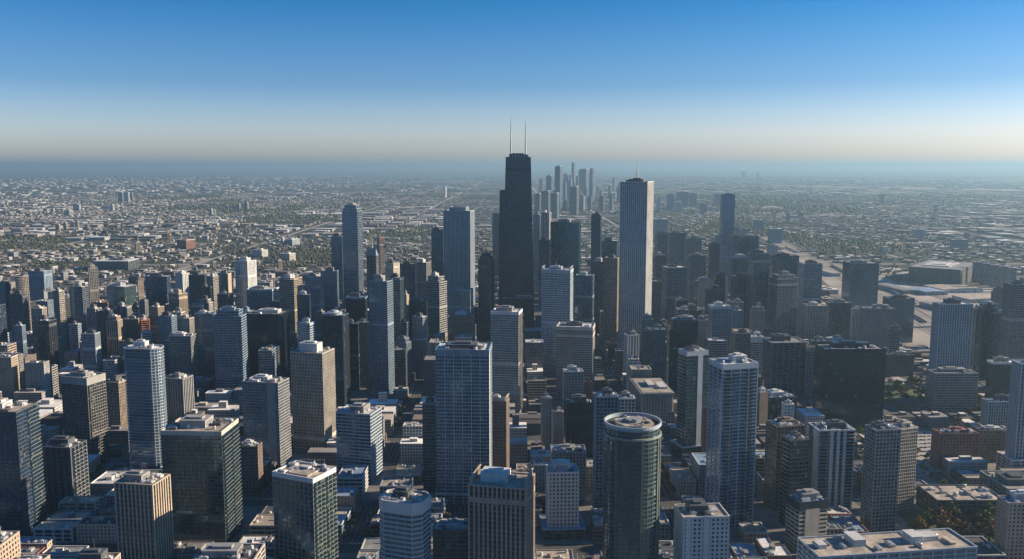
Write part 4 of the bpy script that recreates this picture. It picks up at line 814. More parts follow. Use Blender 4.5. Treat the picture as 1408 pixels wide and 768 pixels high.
F = [
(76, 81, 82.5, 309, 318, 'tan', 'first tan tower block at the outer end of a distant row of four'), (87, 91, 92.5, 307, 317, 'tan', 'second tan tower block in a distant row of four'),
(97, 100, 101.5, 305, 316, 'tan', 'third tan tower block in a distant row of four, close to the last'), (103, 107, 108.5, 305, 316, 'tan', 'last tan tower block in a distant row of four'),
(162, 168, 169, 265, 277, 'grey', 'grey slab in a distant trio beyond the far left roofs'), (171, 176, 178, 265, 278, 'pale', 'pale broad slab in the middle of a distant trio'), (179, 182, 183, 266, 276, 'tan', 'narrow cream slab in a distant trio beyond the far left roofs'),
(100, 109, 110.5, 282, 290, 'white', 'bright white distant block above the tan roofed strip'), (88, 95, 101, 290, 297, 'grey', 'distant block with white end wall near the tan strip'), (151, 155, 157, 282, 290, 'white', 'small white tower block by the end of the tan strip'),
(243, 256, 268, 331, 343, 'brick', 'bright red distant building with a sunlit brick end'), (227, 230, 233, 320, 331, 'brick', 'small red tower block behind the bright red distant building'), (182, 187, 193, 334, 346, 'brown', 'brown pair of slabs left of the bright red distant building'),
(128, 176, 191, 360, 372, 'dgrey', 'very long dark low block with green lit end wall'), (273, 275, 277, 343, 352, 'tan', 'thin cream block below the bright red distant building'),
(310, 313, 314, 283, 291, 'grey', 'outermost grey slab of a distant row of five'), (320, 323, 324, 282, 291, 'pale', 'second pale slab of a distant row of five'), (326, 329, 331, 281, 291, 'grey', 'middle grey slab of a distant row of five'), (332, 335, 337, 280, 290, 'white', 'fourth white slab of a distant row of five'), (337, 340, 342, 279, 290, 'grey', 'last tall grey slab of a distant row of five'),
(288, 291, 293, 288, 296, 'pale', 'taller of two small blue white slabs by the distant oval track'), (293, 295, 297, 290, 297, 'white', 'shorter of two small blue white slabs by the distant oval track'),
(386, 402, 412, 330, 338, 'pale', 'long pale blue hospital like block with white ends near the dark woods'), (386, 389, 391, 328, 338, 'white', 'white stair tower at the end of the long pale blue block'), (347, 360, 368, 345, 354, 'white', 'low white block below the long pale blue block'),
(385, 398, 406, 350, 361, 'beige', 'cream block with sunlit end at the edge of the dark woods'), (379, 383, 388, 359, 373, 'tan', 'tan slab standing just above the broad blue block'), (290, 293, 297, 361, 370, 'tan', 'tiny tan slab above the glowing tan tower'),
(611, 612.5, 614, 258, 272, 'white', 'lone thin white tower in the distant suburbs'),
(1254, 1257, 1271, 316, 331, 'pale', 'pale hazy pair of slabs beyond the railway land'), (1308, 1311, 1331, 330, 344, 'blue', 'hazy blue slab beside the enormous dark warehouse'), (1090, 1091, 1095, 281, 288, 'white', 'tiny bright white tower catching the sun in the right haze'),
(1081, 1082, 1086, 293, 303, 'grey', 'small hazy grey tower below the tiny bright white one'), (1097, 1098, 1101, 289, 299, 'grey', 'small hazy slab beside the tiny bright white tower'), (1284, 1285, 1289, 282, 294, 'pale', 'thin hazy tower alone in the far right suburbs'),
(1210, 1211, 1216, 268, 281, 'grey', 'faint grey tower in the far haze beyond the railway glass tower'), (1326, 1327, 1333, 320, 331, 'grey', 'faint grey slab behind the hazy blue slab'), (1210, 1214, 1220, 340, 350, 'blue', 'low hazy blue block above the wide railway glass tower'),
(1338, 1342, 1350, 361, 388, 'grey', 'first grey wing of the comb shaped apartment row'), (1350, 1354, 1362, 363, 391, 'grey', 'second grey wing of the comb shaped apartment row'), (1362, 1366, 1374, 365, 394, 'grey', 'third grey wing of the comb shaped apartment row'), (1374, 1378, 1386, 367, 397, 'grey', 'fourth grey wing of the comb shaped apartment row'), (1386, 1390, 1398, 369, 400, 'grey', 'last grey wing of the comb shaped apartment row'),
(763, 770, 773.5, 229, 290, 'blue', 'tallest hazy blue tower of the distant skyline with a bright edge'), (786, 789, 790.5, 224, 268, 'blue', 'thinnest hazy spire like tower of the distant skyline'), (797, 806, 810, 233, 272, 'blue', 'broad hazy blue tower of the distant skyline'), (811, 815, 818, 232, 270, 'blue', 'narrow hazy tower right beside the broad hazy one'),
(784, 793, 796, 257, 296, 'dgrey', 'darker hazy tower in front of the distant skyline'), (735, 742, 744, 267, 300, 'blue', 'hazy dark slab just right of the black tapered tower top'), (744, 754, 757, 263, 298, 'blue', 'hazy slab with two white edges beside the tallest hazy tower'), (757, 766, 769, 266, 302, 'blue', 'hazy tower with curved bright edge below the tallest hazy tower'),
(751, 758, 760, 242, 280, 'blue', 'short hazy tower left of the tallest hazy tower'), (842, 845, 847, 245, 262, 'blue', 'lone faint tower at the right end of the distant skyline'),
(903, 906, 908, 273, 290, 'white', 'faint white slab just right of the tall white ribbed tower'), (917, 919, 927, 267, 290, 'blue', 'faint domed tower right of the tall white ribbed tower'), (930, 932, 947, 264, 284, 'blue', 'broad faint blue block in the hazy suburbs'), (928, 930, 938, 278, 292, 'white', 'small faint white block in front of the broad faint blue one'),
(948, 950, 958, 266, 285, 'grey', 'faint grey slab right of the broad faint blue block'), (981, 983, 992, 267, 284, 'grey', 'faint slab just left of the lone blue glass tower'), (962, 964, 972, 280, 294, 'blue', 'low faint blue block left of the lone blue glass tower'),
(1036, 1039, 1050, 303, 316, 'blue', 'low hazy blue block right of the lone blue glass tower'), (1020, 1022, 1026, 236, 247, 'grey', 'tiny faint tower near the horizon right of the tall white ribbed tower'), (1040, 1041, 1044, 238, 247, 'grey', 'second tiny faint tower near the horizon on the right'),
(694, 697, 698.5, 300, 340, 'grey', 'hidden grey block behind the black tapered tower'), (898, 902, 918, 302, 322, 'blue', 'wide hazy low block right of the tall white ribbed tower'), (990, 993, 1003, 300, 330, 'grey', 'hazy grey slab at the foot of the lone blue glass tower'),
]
for f in F:
    xl, xc, xr, yt, yb, col, lab = f
    if col == 'brown': col = 'tan'
    if lab.startswith('hidden'): continue
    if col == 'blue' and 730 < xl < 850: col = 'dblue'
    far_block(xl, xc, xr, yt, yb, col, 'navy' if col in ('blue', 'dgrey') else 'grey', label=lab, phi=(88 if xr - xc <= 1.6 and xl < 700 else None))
rnd = random.Random(11)
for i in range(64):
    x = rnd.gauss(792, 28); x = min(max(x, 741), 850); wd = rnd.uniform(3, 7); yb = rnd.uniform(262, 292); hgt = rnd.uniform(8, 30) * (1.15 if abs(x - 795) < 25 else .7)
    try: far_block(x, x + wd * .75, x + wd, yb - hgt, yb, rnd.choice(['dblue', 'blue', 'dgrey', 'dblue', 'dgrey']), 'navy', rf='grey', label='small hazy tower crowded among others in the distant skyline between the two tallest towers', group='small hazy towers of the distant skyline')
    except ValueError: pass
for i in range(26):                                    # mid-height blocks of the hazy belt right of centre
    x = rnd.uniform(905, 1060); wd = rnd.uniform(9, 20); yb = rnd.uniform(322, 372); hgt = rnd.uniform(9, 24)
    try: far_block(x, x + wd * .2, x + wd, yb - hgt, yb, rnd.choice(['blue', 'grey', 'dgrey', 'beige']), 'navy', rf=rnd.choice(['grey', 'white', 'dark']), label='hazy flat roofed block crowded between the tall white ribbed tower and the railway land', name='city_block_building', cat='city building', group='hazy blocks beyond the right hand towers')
    except ValueError: pass

# ---------------------------------------------------------------- ground, land, streets
def land_mat():
    m, nt, p = newmat('city_land'); tc = N(nt, "ShaderNodeTexCoord"); co = tc.outputs["Object"]
    mp = N(nt, "ShaderNodeMapping"); mp.inputs[3].default_value = (1, .6, 1); L(nt, co, mp.inputs[0])
    v1 = N(nt, "ShaderNodeTexVoronoi", feature='F1'); v1.inputs["Scale"].default_value = 1 / 75.; L(nt, mp.outputs[0], v1.inputs[0])
    v2 = N(nt, "ShaderNodeTexVoronoi", feature='F1'); v2.inputs["Scale"].default_value = 1 / 320.; L(nt, mp.outputs[0], v2.inputs[0])
    n1 = N(nt, "ShaderNodeTexNoise"); n1.inputs["Scale"].default_value = 1 / 2600.; n1.inputs["Detail"].default_value = 5; L(nt, co, n1.inputs[0])
    n2 = N(nt, "ShaderNodeTexNoise"); n2.inputs["Scale"].default_value = 1 / 40.; n2.inputs["Detail"].default_value = 4; L(nt, co, n2.inputs[0])
    s1 = N(nt, "ShaderNodeSeparateColor"); L(nt, v1.outputs["Color"], s1.inputs[0]); s2 = N(nt, "ShaderNodeSeparateColor"); L(nt, v2.outputs["Color"], s2.inputs[0])
    base = mixc(nt, mapr(nt, n2.outputs[0], .4, .6, 0, 1), (.035, .050, .030), (.085, .080, .068))
    a = N(nt, "ShaderNodeMath", operation='MULTIPLY_ADD'); L(nt, n1.outputs[0], a.inputs[0]); a.inputs[1].default_value = 1.5; a.inputs[2].default_value = -.55
    b = N(nt, "ShaderNodeMath", operation='ADD'); L(nt, a.outputs[0], b.inputs[0]); L(nt, mapr(nt, s2.outputs[0], 0, 1, -.2, .2), b.inputs[1])
    lt = N(nt, "ShaderNodeMath", operation='LESS_THAN'); L(nt, s1.outputs[0], lt.inputs[0]); L(nt, b.outputs[0], lt.inputs[1])
    rc = N(nt, "ShaderNodeValToRGB"); L(nt, s1.outputs[1], rc.inputs[0]); e = rc.color_ramp.elements
    e[0].color = (.12, .11, .10, 1); e[1].color = (.42, .40, .37, 1); e.new(.5).color = (.22, .19, .16, 1); e.new(.8).color = (.32, .27, .21, 1)
    L(nt, mixc(nt, lt.outputs[0], base, rc.outputs[0]), p.inputs["Base Color"]); p.inputs["Roughness"].default_value = .95; p.inputs["Specular IOR Level"].default_value = .1
    return m
def noisemat(name, c1, c2, sc, rough=.9):
    m, nt, p = newmat(name); tc = N(nt, "ShaderNodeTexCoord"); n1 = N(nt, "ShaderNodeTexNoise"); n1.inputs["Scale"].default_value = sc; n1.inputs["Detail"].default_value = 7; L(nt, tc.outputs["Object"], n1.inputs[0])
    L(nt, mixc(nt, mapr(nt, n1.outputs[0], .35, .65, 0, 1), c1, c2), p.inputs["Base Color"]); p.inputs["Roughness"].default_value = rough; return m
M_ASPH = noisemat('asphalt', (.04, .04, .042), (.065, .064, .06), .08); M_PAVE = noisemat('paving', (.11, .105, .095), (.19, .18, .165), .05)
M_SAND = noisemat('ballast_and_sand', (.20, .175, .145), (.38, .335, .28), .011); M_RAIL = noisemat('railway_track', (.07, .06, .055), (.13, .11, .09), .2)
M_GRASS = noisemat('park_grass', (.035, .05, .018), (.075, .08, .03), .03); M_LINE = noisemat('road_paint', (.5, .5, .48), (.7, .7, .68), .3); M_CONC = noisemat('motorway_concrete', (.26, .24, .21), (.38, .35, .31), .01)
m = MB(); g_ = FAR
m.quad((-g_, -g_, -.5), (g_, -g_, -.5), (g_, g_, -.5), (-g_, g_, -.5)); tag(m.build('ground', land_mat()), kind='structure')
m = MB(); m.quad((-FAR, -FAR, -.3), (FAR, -FAR, -.3), (FAR, 150, -.3), (-FAR, 150, -.3)); wl, wnt, wp = newmat('reflector_water'); wp.inputs['Base Color'].default_value = (.012, .04, .065, 1); wp.inputs['Roughness'].default_value = .12; tag(m.build('unseen_reflector_lake', wl), kind='structure')  # unseen water behind the camera, added so the glass fronts reflect blue
m = MB(); m.quad((-1500, 350, -.2), (1500, 350, -.2), (1900, 2600, -.2), (-1900, 2600, -.2)); tag(m.build('road', M_ASPH), kind='structure')
def rect_sat(P, Q, pad=0.0):
    for A_ in (P, Q):
        n = len(A_)
        for i in range(n):
            ax = (A_[(i + 1) % n][1] - A_[i][1], -(A_[(i + 1) % n][0] - A_[i][0])); k = math.hypot(*ax) or 1; ax = (ax[0] / k, ax[1] / k)
            p = [x * ax[0] + y * ax[1] for x, y in P]; q = [x * ax[0] + y * ax[1] for x, y in Q]
            if max(p) < min(q) - pad or max(q) < min(p) - pad: return False
    return True
FPS = [t['fp'] for t in TOWERS]; FPC = [(sum(p[0] for p in f) / 4, sum(p[1] for p in f) / 4) for f in FPS]; FPR = [max(math.dist(c, p) for p in f) for f, c in zip(FPS, FPC)]
def hits(P, pad=1.0):
    c = (sum(p[0] for p in P) / len(P), sum(p[1] for p in P) / len(P)); r = max(math.dist(c, p) for p in P)
    for f, fc, fr in zip(FPS, FPC, FPR):
        if math.dist(c, fc) < r + fr + pad and rect_sat(P, f, pad): return True
    return False
def gp(*pts): return [ground(x, y) for x, y in pts]
RAIL = gp((1040, 323), (1058, 322), (1120, 352), (1215, 380), (1262, 392), (1400, 396), (1430, 440), (1335, 452), (1300, 476), (1262, 482), (1196, 440), (1112, 368))
CARPARK = gp((1256, 592), (1292, 592), (1292, 648), (1262, 655)); PARKS = [gp((1200, 526), (1262, 524), (1285, 552), (1215, 556)), gp((1215, 690), (1262, 700), (1400, 716), (1420, 760), (1345, 748), (1262, 730))]
def inside(pt, P):
    x, y = pt; c = False; n = len(P)
    for i in range(n):
        (x1, y1), (x2, y2) = P[i], P[i - 1]
        if (y1 > y) != (y2 > y) and x < (x2 - x1) * (y - y1) / (y2 - y1) + x1: c = not c
    return c
XS = [-1060, -950, -842, -735, -628, -528, -430, -335, -240, -136, -50, 60, 150, 236, 345, 452, 560, 640, 745, 850, 955, 1060]; YS = [520 + 104 * i for i in range(21)]
SW = 9.0
pv = MB(); mk = MB(); closed = set()
def seg_rect(kind, i, j):
    if kind == 'v': return [(XS[i] - SW, YS[j] + SW), (XS[i] + SW, YS[j] + SW), (XS[i] + SW, YS[j + 1] - SW), (XS[i] - SW, YS[j + 1] - SW)]
    return [(XS[i] + SW, YS[j] - SW), (XS[i + 1] - SW, YS[j] - SW), (XS[i + 1] - SW, YS[j] + SW), (XS[i] + SW, YS[j] + SW)]
BLOCKS = []
for i in range(len(XS) - 1):
    for j in range(len(YS) - 1):
        x0, x1, y0, y1 = XS[i] + SW, XS[i + 1] - SW, YS[j] + SW, YS[j + 1] - SW
        cxx = (x0 + x1) / 2
        if inside((cxx, (y0 + y1) / 2), RAIL): continue
        pv.box(x0, x1, y0, y1, -.19, -.05); BLOCKS.append((x0, x1, y0, y1))
        for kind in 'vh':
            Q = seg_rect(kind, i, j)
            if hits(Q, -1.5):
                closed.add((kind, i, j)); pv.box(Q[0][0] - (.0 if kind == 'v' else .0), Q[1][0], Q[0][1], Q[2][1], -.19, -.052)
            elif abs(cxx) < y0 * .75:
                if kind == 'v' and y0 < 1900:
                    for q in range(9): yy = Q[0][1] + 4 + q * 9.2; mk.quad((XS[i] - .12, yy, -.196), (XS[i] + .12, yy, -.196), (XS[i] + .12, yy + 4.5, -.196), (XS[i] - .12, yy + 4.5, -.196))
                    for s in (-1, 1): mk.quad((XS[i] + s * 4.6 - .08, Q[0][1], -.196), (XS[i] + s * 4.6 + .08, Q[0][1], -.196), (XS[i] + s * 4.6 + .08, Q[2][1], -.196), (XS[i] + s * 4.6 - .08, Q[2][1], -.196))
                    for q in range(8): xx = XS[i] - 7 + q * 1.9; mk.quad((xx, Q[0][1] + .3, -.194), (xx + .7, Q[0][1] + .3, -.194), (xx + .7, Q[0][1] + 3.2, -.194), (xx, Q[0][1] + 3.2, -.194))
tag(pv.build('pavement', M_PAVE), kind='structure'); tag(mk.build('road_marking', M_LINE), kind='structure')
def sheet(name, pts, z, mat):
    m = MB(); m.poly([(x, y, z) for x, y in pts][::-1]);
    o = m.build(name, mat)
    if o.data.polygons[0].normal.z < 0: o.data.flip_normals()
    return tag(o, kind='structure')
sheet('railway_land', RAIL, -.03, M_SAND)
sheet('car_park', CARPARK, -.02, M_CONC)
for P in PARKS: sheet('park_lawn', P, -.01, M_GRASS)
m = MB()
def strip(mb, pts, w_, z):
    for (a, b) in zip(pts, pts[1:]):
        a, b = Vector(a), Vector(b); e = (b - a).normalized(); n = Vector((-e.y, e.x)) * w_ / 2
        mb.quad(*[(*v, z) for v in (a - n, b - n, b + n, a + n)][::-1]) if (b - a).cross(n) < 0 else mb.quad(*[(*v, z) for v in (a + n, a - n, b - n, b + n)])
for k, (dx, w_) in enumerate(((-24, 4), (-14, 5), (-6, 2), (-1, 2), (4, 2), (9, 2), (16, 4), (22, 2), (27, 2), (32, 2), (40, 9), (52, 2), (57, 2), (62, 2), (74, 10))):
    P = [ground(1046, 325), ground(1125, 362), ground(1200, 402), ground(1262, 440), ground(1330, 478)]
    strip(m, [(x + dx, y) for x, y in P], w_, .01)
for k in range(9): strip(m, gp((1225 + k * 12, 392 + k * 3), (1300 + k * 8, 404 + k * 4), (1400, 408 + k * 7)), 3 + 4 * (k % 3), .012 + k * .002)
tag(m.build('railway_track', M_RAIL), kind='structure')
m = MB()
strip(m, [(-640, 3300), (-610, 9000), (-505, 40000)], 34, -.3); strip(m, gp((-40, 308), (60, 300), (150, 291), (158, 291)), 260, -.3); strip(m, gp((0, 330), (60, 333), (110, 338)), 60, -.3)
strip(m, gp((215, 285), (217, 278), (232, 270), (240, 268)), 120, -.3); strip(m, gp((300, 293), (350, 292), (430, 290)), 120, -.3); strip(m, gp((490, 271), (530, 272)), 420, -.3)
strip(m, gp((1050, 255), (1110, 256), (1200, 258), (1408, 262)), 500, -.3); strip(m, gp((440, 300), (510, 292), (545, 291)), 60, -.3); strip(m, gp((1198, 500), (1262, 534), (1345, 588)), 14, .02)
strip(m, gp((1040, 284), (1050, 283), (1062, 285), (1066, 289)), 150, -.3); strip(m, [(330, 2700), (300, 9000), (250, 30000)], 30, -.3)
for k in range(-9, 10):
    if abs(k) > 0: strip(m, [(k * 810 - 240, 2750), (k * 810 - 240, 34000)], 17, -.28)
for k, y_ in enumerate((2900, 3700, 4600, 5700, 7000, 8600, 10500, 13000, 16500, 21000)): strip(m, [(-y_ * .7, y_), (y_ * .7, y_ + 40)], 18 + k * 4, -.27)
strip(m, [(-3600, 4200), (-400, 15000)], 26, -.265); strip(m, [(600, 3400), (3800, 14000)], 26, -.265)
tag(m.build('motorway', M_CONC), kind='structure')
ARTX = [k * 810 - 240 for k in range(-9, 10) if k]; ARTY = (2900, 3700, 4600, 5700, 7000, 8600, 10500, 13000, 16500, 21000)

# ---------------------------------------------------------------- low buildings between the towers
def short(lb):
    for s in (' with ', ' beside ', ' in front ', ' behind ', ' next ', ' cut ', ' between ', ' standing ', ' tucked ', ' half ', ' near ', ' left ', ' right ', ' just ', ' at ', ' by ', ' squeezed ', ' above ', ' below ', ' hugging ', ' ringed ', ' in ', ' among ', ' wrapped ', ' of ', ' lit ', ' again', ' directly ', ' along ', ' full', ', ', ' beyond ', ' tuck', ' rising', ' side', ' glowing', ' wing', ' over'):
        k = lb.find(s)
        if k > 8: lb = lb[:k]
    return lb
from collections import Counter
sh = [(t, short(t['root']['label'])) for t in TOWERS if t['key']]; cnt = Counter(s for _, s in sh); LM = [(t, s) for t, s in sh if cnt[s] == 1 and 2 <= len(s.split()) <= 6]
USED = set()
def rel_label(desc, x, y):
    c = sorted(LM, key=lambda q: math.hypot(q[0]['s']['x'] - x, (q[0]['s']['y'] - y) * .7))[:9]
    def rel(t):
        dx, dy = x - t['s']['x'], y - t['s']['y']
        return 'behind' if dy > abs(dx) * .8 else ('in front of' if -dy > abs(dx) * .8 else 'beside')
    for k, (t, s) in enumerate(c[:5]):
        lb = '%s %s the %s' % (desc, rel(t), s)
        if lb not in USED and len(lb.split()) <= 16: USED.add(lb); return lb
    for i in range(7):
        for j in range(i + 1, 8):
            lb = '%s between the %s and the %s' % (desc, c[i][1], c[j][1])
            if lb not in USED and len(lb.split()) <= 16: USED.add(lb); return lb
    return desc + ' among the towers'
WALLC = [('tan', 'tan'), ('grey', 'grey'), ('grey', 'grey'), ('dgrey', 'dark grey'), ('brick', 'red brick'), ('beige', 'beige'), ('white', 'white'), ('dgrey', 'dark grey'), ('brown', 'brown'), ('blue', 'blue grey'), ('pink', 'rose')]
ROOFC = [('grey', 'grey'), ('tan', 'tan'), ('white', 'white'), ('dark', 'black'), ('blue', 'pale blue'), ('grey', 'grey'), ('dark', 'black'), ('tan', 'tan')]
rnd = random.Random(21); LOTS = []
for (x0, x1, y0, y1) in BLOCKS:
    nx, ny = rnd.choice([(2, 3), (3, 3), (2, 2), (3, 2), (2, 4)])
    for i in range(nx):
        for j in range(ny):
            if rnd.random() < .08: continue
            a, b = x0 + 2 + (x1 - x0 - 4) * i / nx, x0 + 2 + (x1 - x0 - 4) * (i + 1) / nx; c_, d_ = y0 + 2 + (y1 - y0 - 4) * j / ny, y0 + 2 + (y1 - y0 - 4) * (j + 1) / ny
            a += rnd.uniform(.3, 3); b -= rnd.uniform(.3, 3); c_ += rnd.uniform(.3, 4); d_ -= rnd.uniform(.3, 4)
            P = [(a, c_), (b, c_), (b, d_), (a, d_)]
            if hits(P, 1.5):   # try the free part of the lot
                ok = False
                for fx0, fx1, fy0, fy1 in ((0, .5, 0, 1), (.5, 1, 0, 1), (0, 1, 0, .5), (0, 1, .5, 1), (0, .5, 0, .5), (.5, 1, .5, 1), (0, .5, .5, 1), (.5, 1, 0, .5)):
                    P = [(a + (b - a) * fx0, c_ + (d_ - c_) * fy0), (a + (b - a) * fx1, c_ + (d_ - c_) * fy0), (a + (b - a) * fx1, c_ + (d_ - c_) * fy1), (a + (b - a) * fx0, c_ + (d_ - c_) * fy1)]
                    if not hits(P, 1.5): ok = True; break
                if not ok: continue
            cc = ((P[0][0] + P[2][0]) / 2, (P[0][1] + P[2][1]) / 2)
            if any(inside(cc, Z) for Z in [RAIL, CARPARK] + PARKS) or any(inside(p, Z) for p in P for Z in [RAIL, CARPARK] + PARKS): continue
            xx, yy = project(cc[0], cc[1], 10)
            if xx < -60 or xx > 1470 or yy > 815 or cc[1] < 560: continue
            far_right = cc[0] > 380
            h = rnd.choice([8, 10, 12, 14, 18, 22, 30]) * rnd.uniform(.85, 1.2) if not far_right else rnd.choice([6, 7, 9, 11, 15]) * rnd.uniform(.85, 1.2)
            if 1180 < cc[1] < 1750 and not far_right and rnd.random() < .25: 
                h = rnd.uniform(34, 66); hw, hd = min(13, (P[1][0] - P[0][0]) / 2), min(15, (P[2][1] - P[1][1]) / 2); P = [(cc[0] - hw, cc[1] - hd), (cc[0] + hw, cc[1] - hd), (cc[0] + hw, cc[1] + hd), (cc[0] - hw, cc[1] + hd)]
            if cc[1] < 760: h = min(h, 16)
            LOTS.append((cc[1], P, h))
LOTS.sort(key=lambda q: q[0] - (900 if q[2] > 33 else 0))
def low_rise(P, h, k):
    name = 'mid_rise_building' if h > 33 else 'low_rise_building'
    cx_, cy_ = (P[0][0] + P[2][0]) / 2, (P[0][1] + P[2][1]) / 2; a, b = (P[2][0] - P[0][0]) / 2, (P[2][1] - P[0][1]) / 2
    rr = random.Random(k * 13 + 5); wc, wn_ = rr.choice(WALLC); rc, rn = rr.choice(ROOFC)
    root = empty(name, (cx_, cy_, -.05)); Q = [(-a, -b), (a, -b), (a, b), (-a, b)]
    shape = rr.random()
    if shape < .2 and min(a, b) > 7: Q = [(-a, -b), (a, -b), (a, b * .1), (a * .1, b * .1), (a * .1, b), (-a, b)]; form = 'L shaped'
    elif a > b * 1.7 or b > a * 1.7: form = 'long'
    elif a * b > 260: form = 'broad'
    elif h > 22: form = 'narrow tall' if a < 9 else 'tall'
    else: form = 'small'
    g, c = MB(), MB(); facade(g, c, Q, 0, h, STY[rr.choice(['punched', 'grid', 'wide', 'horiz', 'punched'])])
    g.build('glazing', G[rr.choice(['dark', 'grey', 'shop'])], root); c.build('wall', C[wc], root)
    m = MB(); ring(m, offset(Q, .5), offset(Q, -.35), h, h + .9, zi=h + .02); m.build('parapet', C[wc] if rr.random() < .6 else C['white'], root)
    m = MB(); m.poly([(x, y, h + .05) for x, y in offset(Q, -.1)]); m.build('roof_deck', RF[rc], root)
    n = rr.choice([3, 4, 5, 6, 7]) if cy_ < 1000 else rr.choice([1, 2, 3])
    if a > 5 and b > 5: units(root, n, -a + .6, (a if form != 'L shaped' else 0), -b + .6, b - .6 if form != 'L shaped' else 0, h + .06, rr, .75)
    if rr.random() < .5 and a > 6 and b > 6:
        m = MB(); m.box(-a * .35, 0, -b * .4, -b * .05, 0, 3.2); m.box(-a * .37, a * .02, -b * .42, -b * .03, 3.2, 3.5, bottom=True); m.build('stair_house', C[rr.choice(['grey', 'white', wc])], root, (0, 0, h + .06))
    tag(root, rel_label('%s %s building with %s roof' % (form, wn_, rn), cx_, cy_), 'mid-rise building' if h > 33 else 'low building', 'mid-rise buildings among the towers' if h > 33 else 'low buildings between the towers')
for k, (_, P, h) in enumerate(LOTS[:285]): low_rise(P, h, k)
# the rest of the lots, and the low city beyond, as one mass each
def box_mass(name, B, mats, label):
    """B: rows x, y, hx, hy, h, material"""
    B = np.array(B, dtype=np.float64); n = len(B); x, y, a, b, h = B[:, 0], B[:, 1], B[:, 2], B[:, 3], B[:, 4]; z0 = np.full(n, -.45)
    V = np.stack([np.stack([x - a, y - b, z0], 1), np.stack([x + a, y - b, z0], 1), np.stack([x + a, y + b, z0], 1), np.stack([x - a, y + b, z0], 1), np.stack([x - a, y - b, h], 1), np.stack([x + a, y - b, h], 1), np.stack([x + a, y + b, h], 1), np.stack([x - a, y + b, h], 1)], 1).reshape(-1, 3)
    f = np.array([[0, 1, 5, 4], [1, 2, 6, 5], [2, 3, 7, 6], [3, 0, 4, 7], [4, 5, 6, 7]]); F_ = (f[None] + 8 * np.arange(n)[:, None, None]).reshape(-1)
    me = bpy.data.meshes.new(name); me.vertices.add(len(V)); me.vertices.foreach_set("co", V.ravel()); me.loops.add(len(F_)); me.loops.foreach_set("vertex_index", F_.astype(np.int32))
    me.polygons.add(n * 5); me.polygons.foreach_set("loop_start", np.arange(0, n * 20, 4, dtype=np.int32)); me.polygons.foreach_set("loop_total", np.full(n * 5, 4, dtype=np.int32))
    for m_ in mats: me.materials.append(m_)
    mi = np.repeat(B[:, 5].astype(np.int32), 5).reshape(n, 5); nr = len(mats) // 2; mi[:, 4] += nr   # second half of the list: roof versions
    me.polygons.foreach_set("material_index", mi.ravel()); me.update(); me.validate(); me.shade_flat()
    o = bpy.data.objects.new(name, me); scn.collection.objects.link(o); return tag(o, label, 'city mass', kind='stuff')
def wallp(name, col):
    m, nt, p = newmat(name); ge = N(nt, "ShaderNodeNewGeometry"); sx = N(nt, "ShaderNodeSeparateXYZ"); L(nt, ge.outputs["Position"], sx.inputs[0])
    def fr(v, d):
        a = N(nt, "ShaderNodeMath", operation='DIVIDE'); L(nt, v, a.inputs[0]); a.inputs[1].default_value = d
        b = N(nt, "ShaderNodeMath", operation='FRACT'); L(nt, a.outputs[0], b.inputs[0]); c = N(nt, "ShaderNodeMath", operation='GREATER_THAN'); L(nt, b.outputs[0], c.inputs[0]); c.inputs[1].default_value = .48; return c.outputs[0]
    ad = N(nt, "ShaderNodeMath", operation='ADD'); L(nt, sx.outputs[0], ad.inputs[0]); L(nt, sx.outputs[1], ad.inputs[1])
    mu = N(nt, "ShaderNodeMath", operation='MULTIPLY'); L(nt, fr(sx.outputs[2], 3.5), mu.inputs[0]); L(nt, fr(ad.outputs[0], 3.1), mu.inputs[1])
    n1 = N(nt, "ShaderNodeTexNoise"); n1.inputs["Scale"].default_value = .02; L(nt, ge.outputs["Position"], n1.inputs[0])
    L(nt, mixc(nt, mu.outputs[0], mixc(nt, mapr(nt, n1.outputs[0], .35, .65, 0, 1), tuple(c * .65 for c in col), tuple(c * 1.3 for c in col)), (.02, .024, .03)), p.inputs["Base Color"]); p.inputs["Roughness"].default_value = .7; return m
def flat(name, col, rough=.9):
    m, nt, p = newmat(name); tc = N(nt, "ShaderNodeTexCoord"); n1 = N(nt, "ShaderNodeTexNoise"); n1.inputs["Scale"].default_value = .02; n1.inputs["Detail"].default_value = 3; L(nt, tc.outputs["Object"], n1.inputs[0])
    L(nt, mixc(nt, mapr(nt, n1.outputs[0], .35, .65, 0, 1), tuple(c * .65 for c in col), tuple(min(.85, c * 1.3) for c in col)), p.inputs["Base Color"]); p.inputs["Roughness"].default_value = rough; return m
WM = [wallp('far_wall_cream', (.27, .25, .22)), wallp('far_wall_brick', (.14, .105, .09)), wallp('far_wall_grey', (.16, .165, .17)), wallp('far_wall_white', (.36, .36, .35)), wallp('far_wall_tan', (.22, .18, .14)), wallp('far_wall_dark', (.08, .085, .09))]
RM = [flat('far_roof_cream', (.45, .40, .34)), flat('far_roof_dark', (.075, .07, .068)), flat('far_roof_grey', (.22, .21, .20)), flat('far_roof_white', (.66, .64, .60)), flat('far_roof_brown', (.20, .15, .12)), flat('far_roof_black', (.04, .04, .042))]
B = []
for (_, P, h) in LOTS[285:]:
    B.append(((P[0][0] + P[2][0]) / 2, (P[0][1] + P[2][1]) / 2, (P[2][0] - P[0][0]) / 2, (P[2][1] - P[0][1]) / 2, min(h, 24), rnd.randrange(6)))
    if rnd.random() < .6: B.append((B[-1][0], B[-1][1], B[-1][2] * .3, B[-1][3] * .3, h + 3.5, rnd.choice([2, 3, 0])))
print('LOTS', len(LOTS))
if B: box_mass('inner_city_low_blocks', B, WM + RM, 'crowded low blocks filling the streets behind the middle towers')
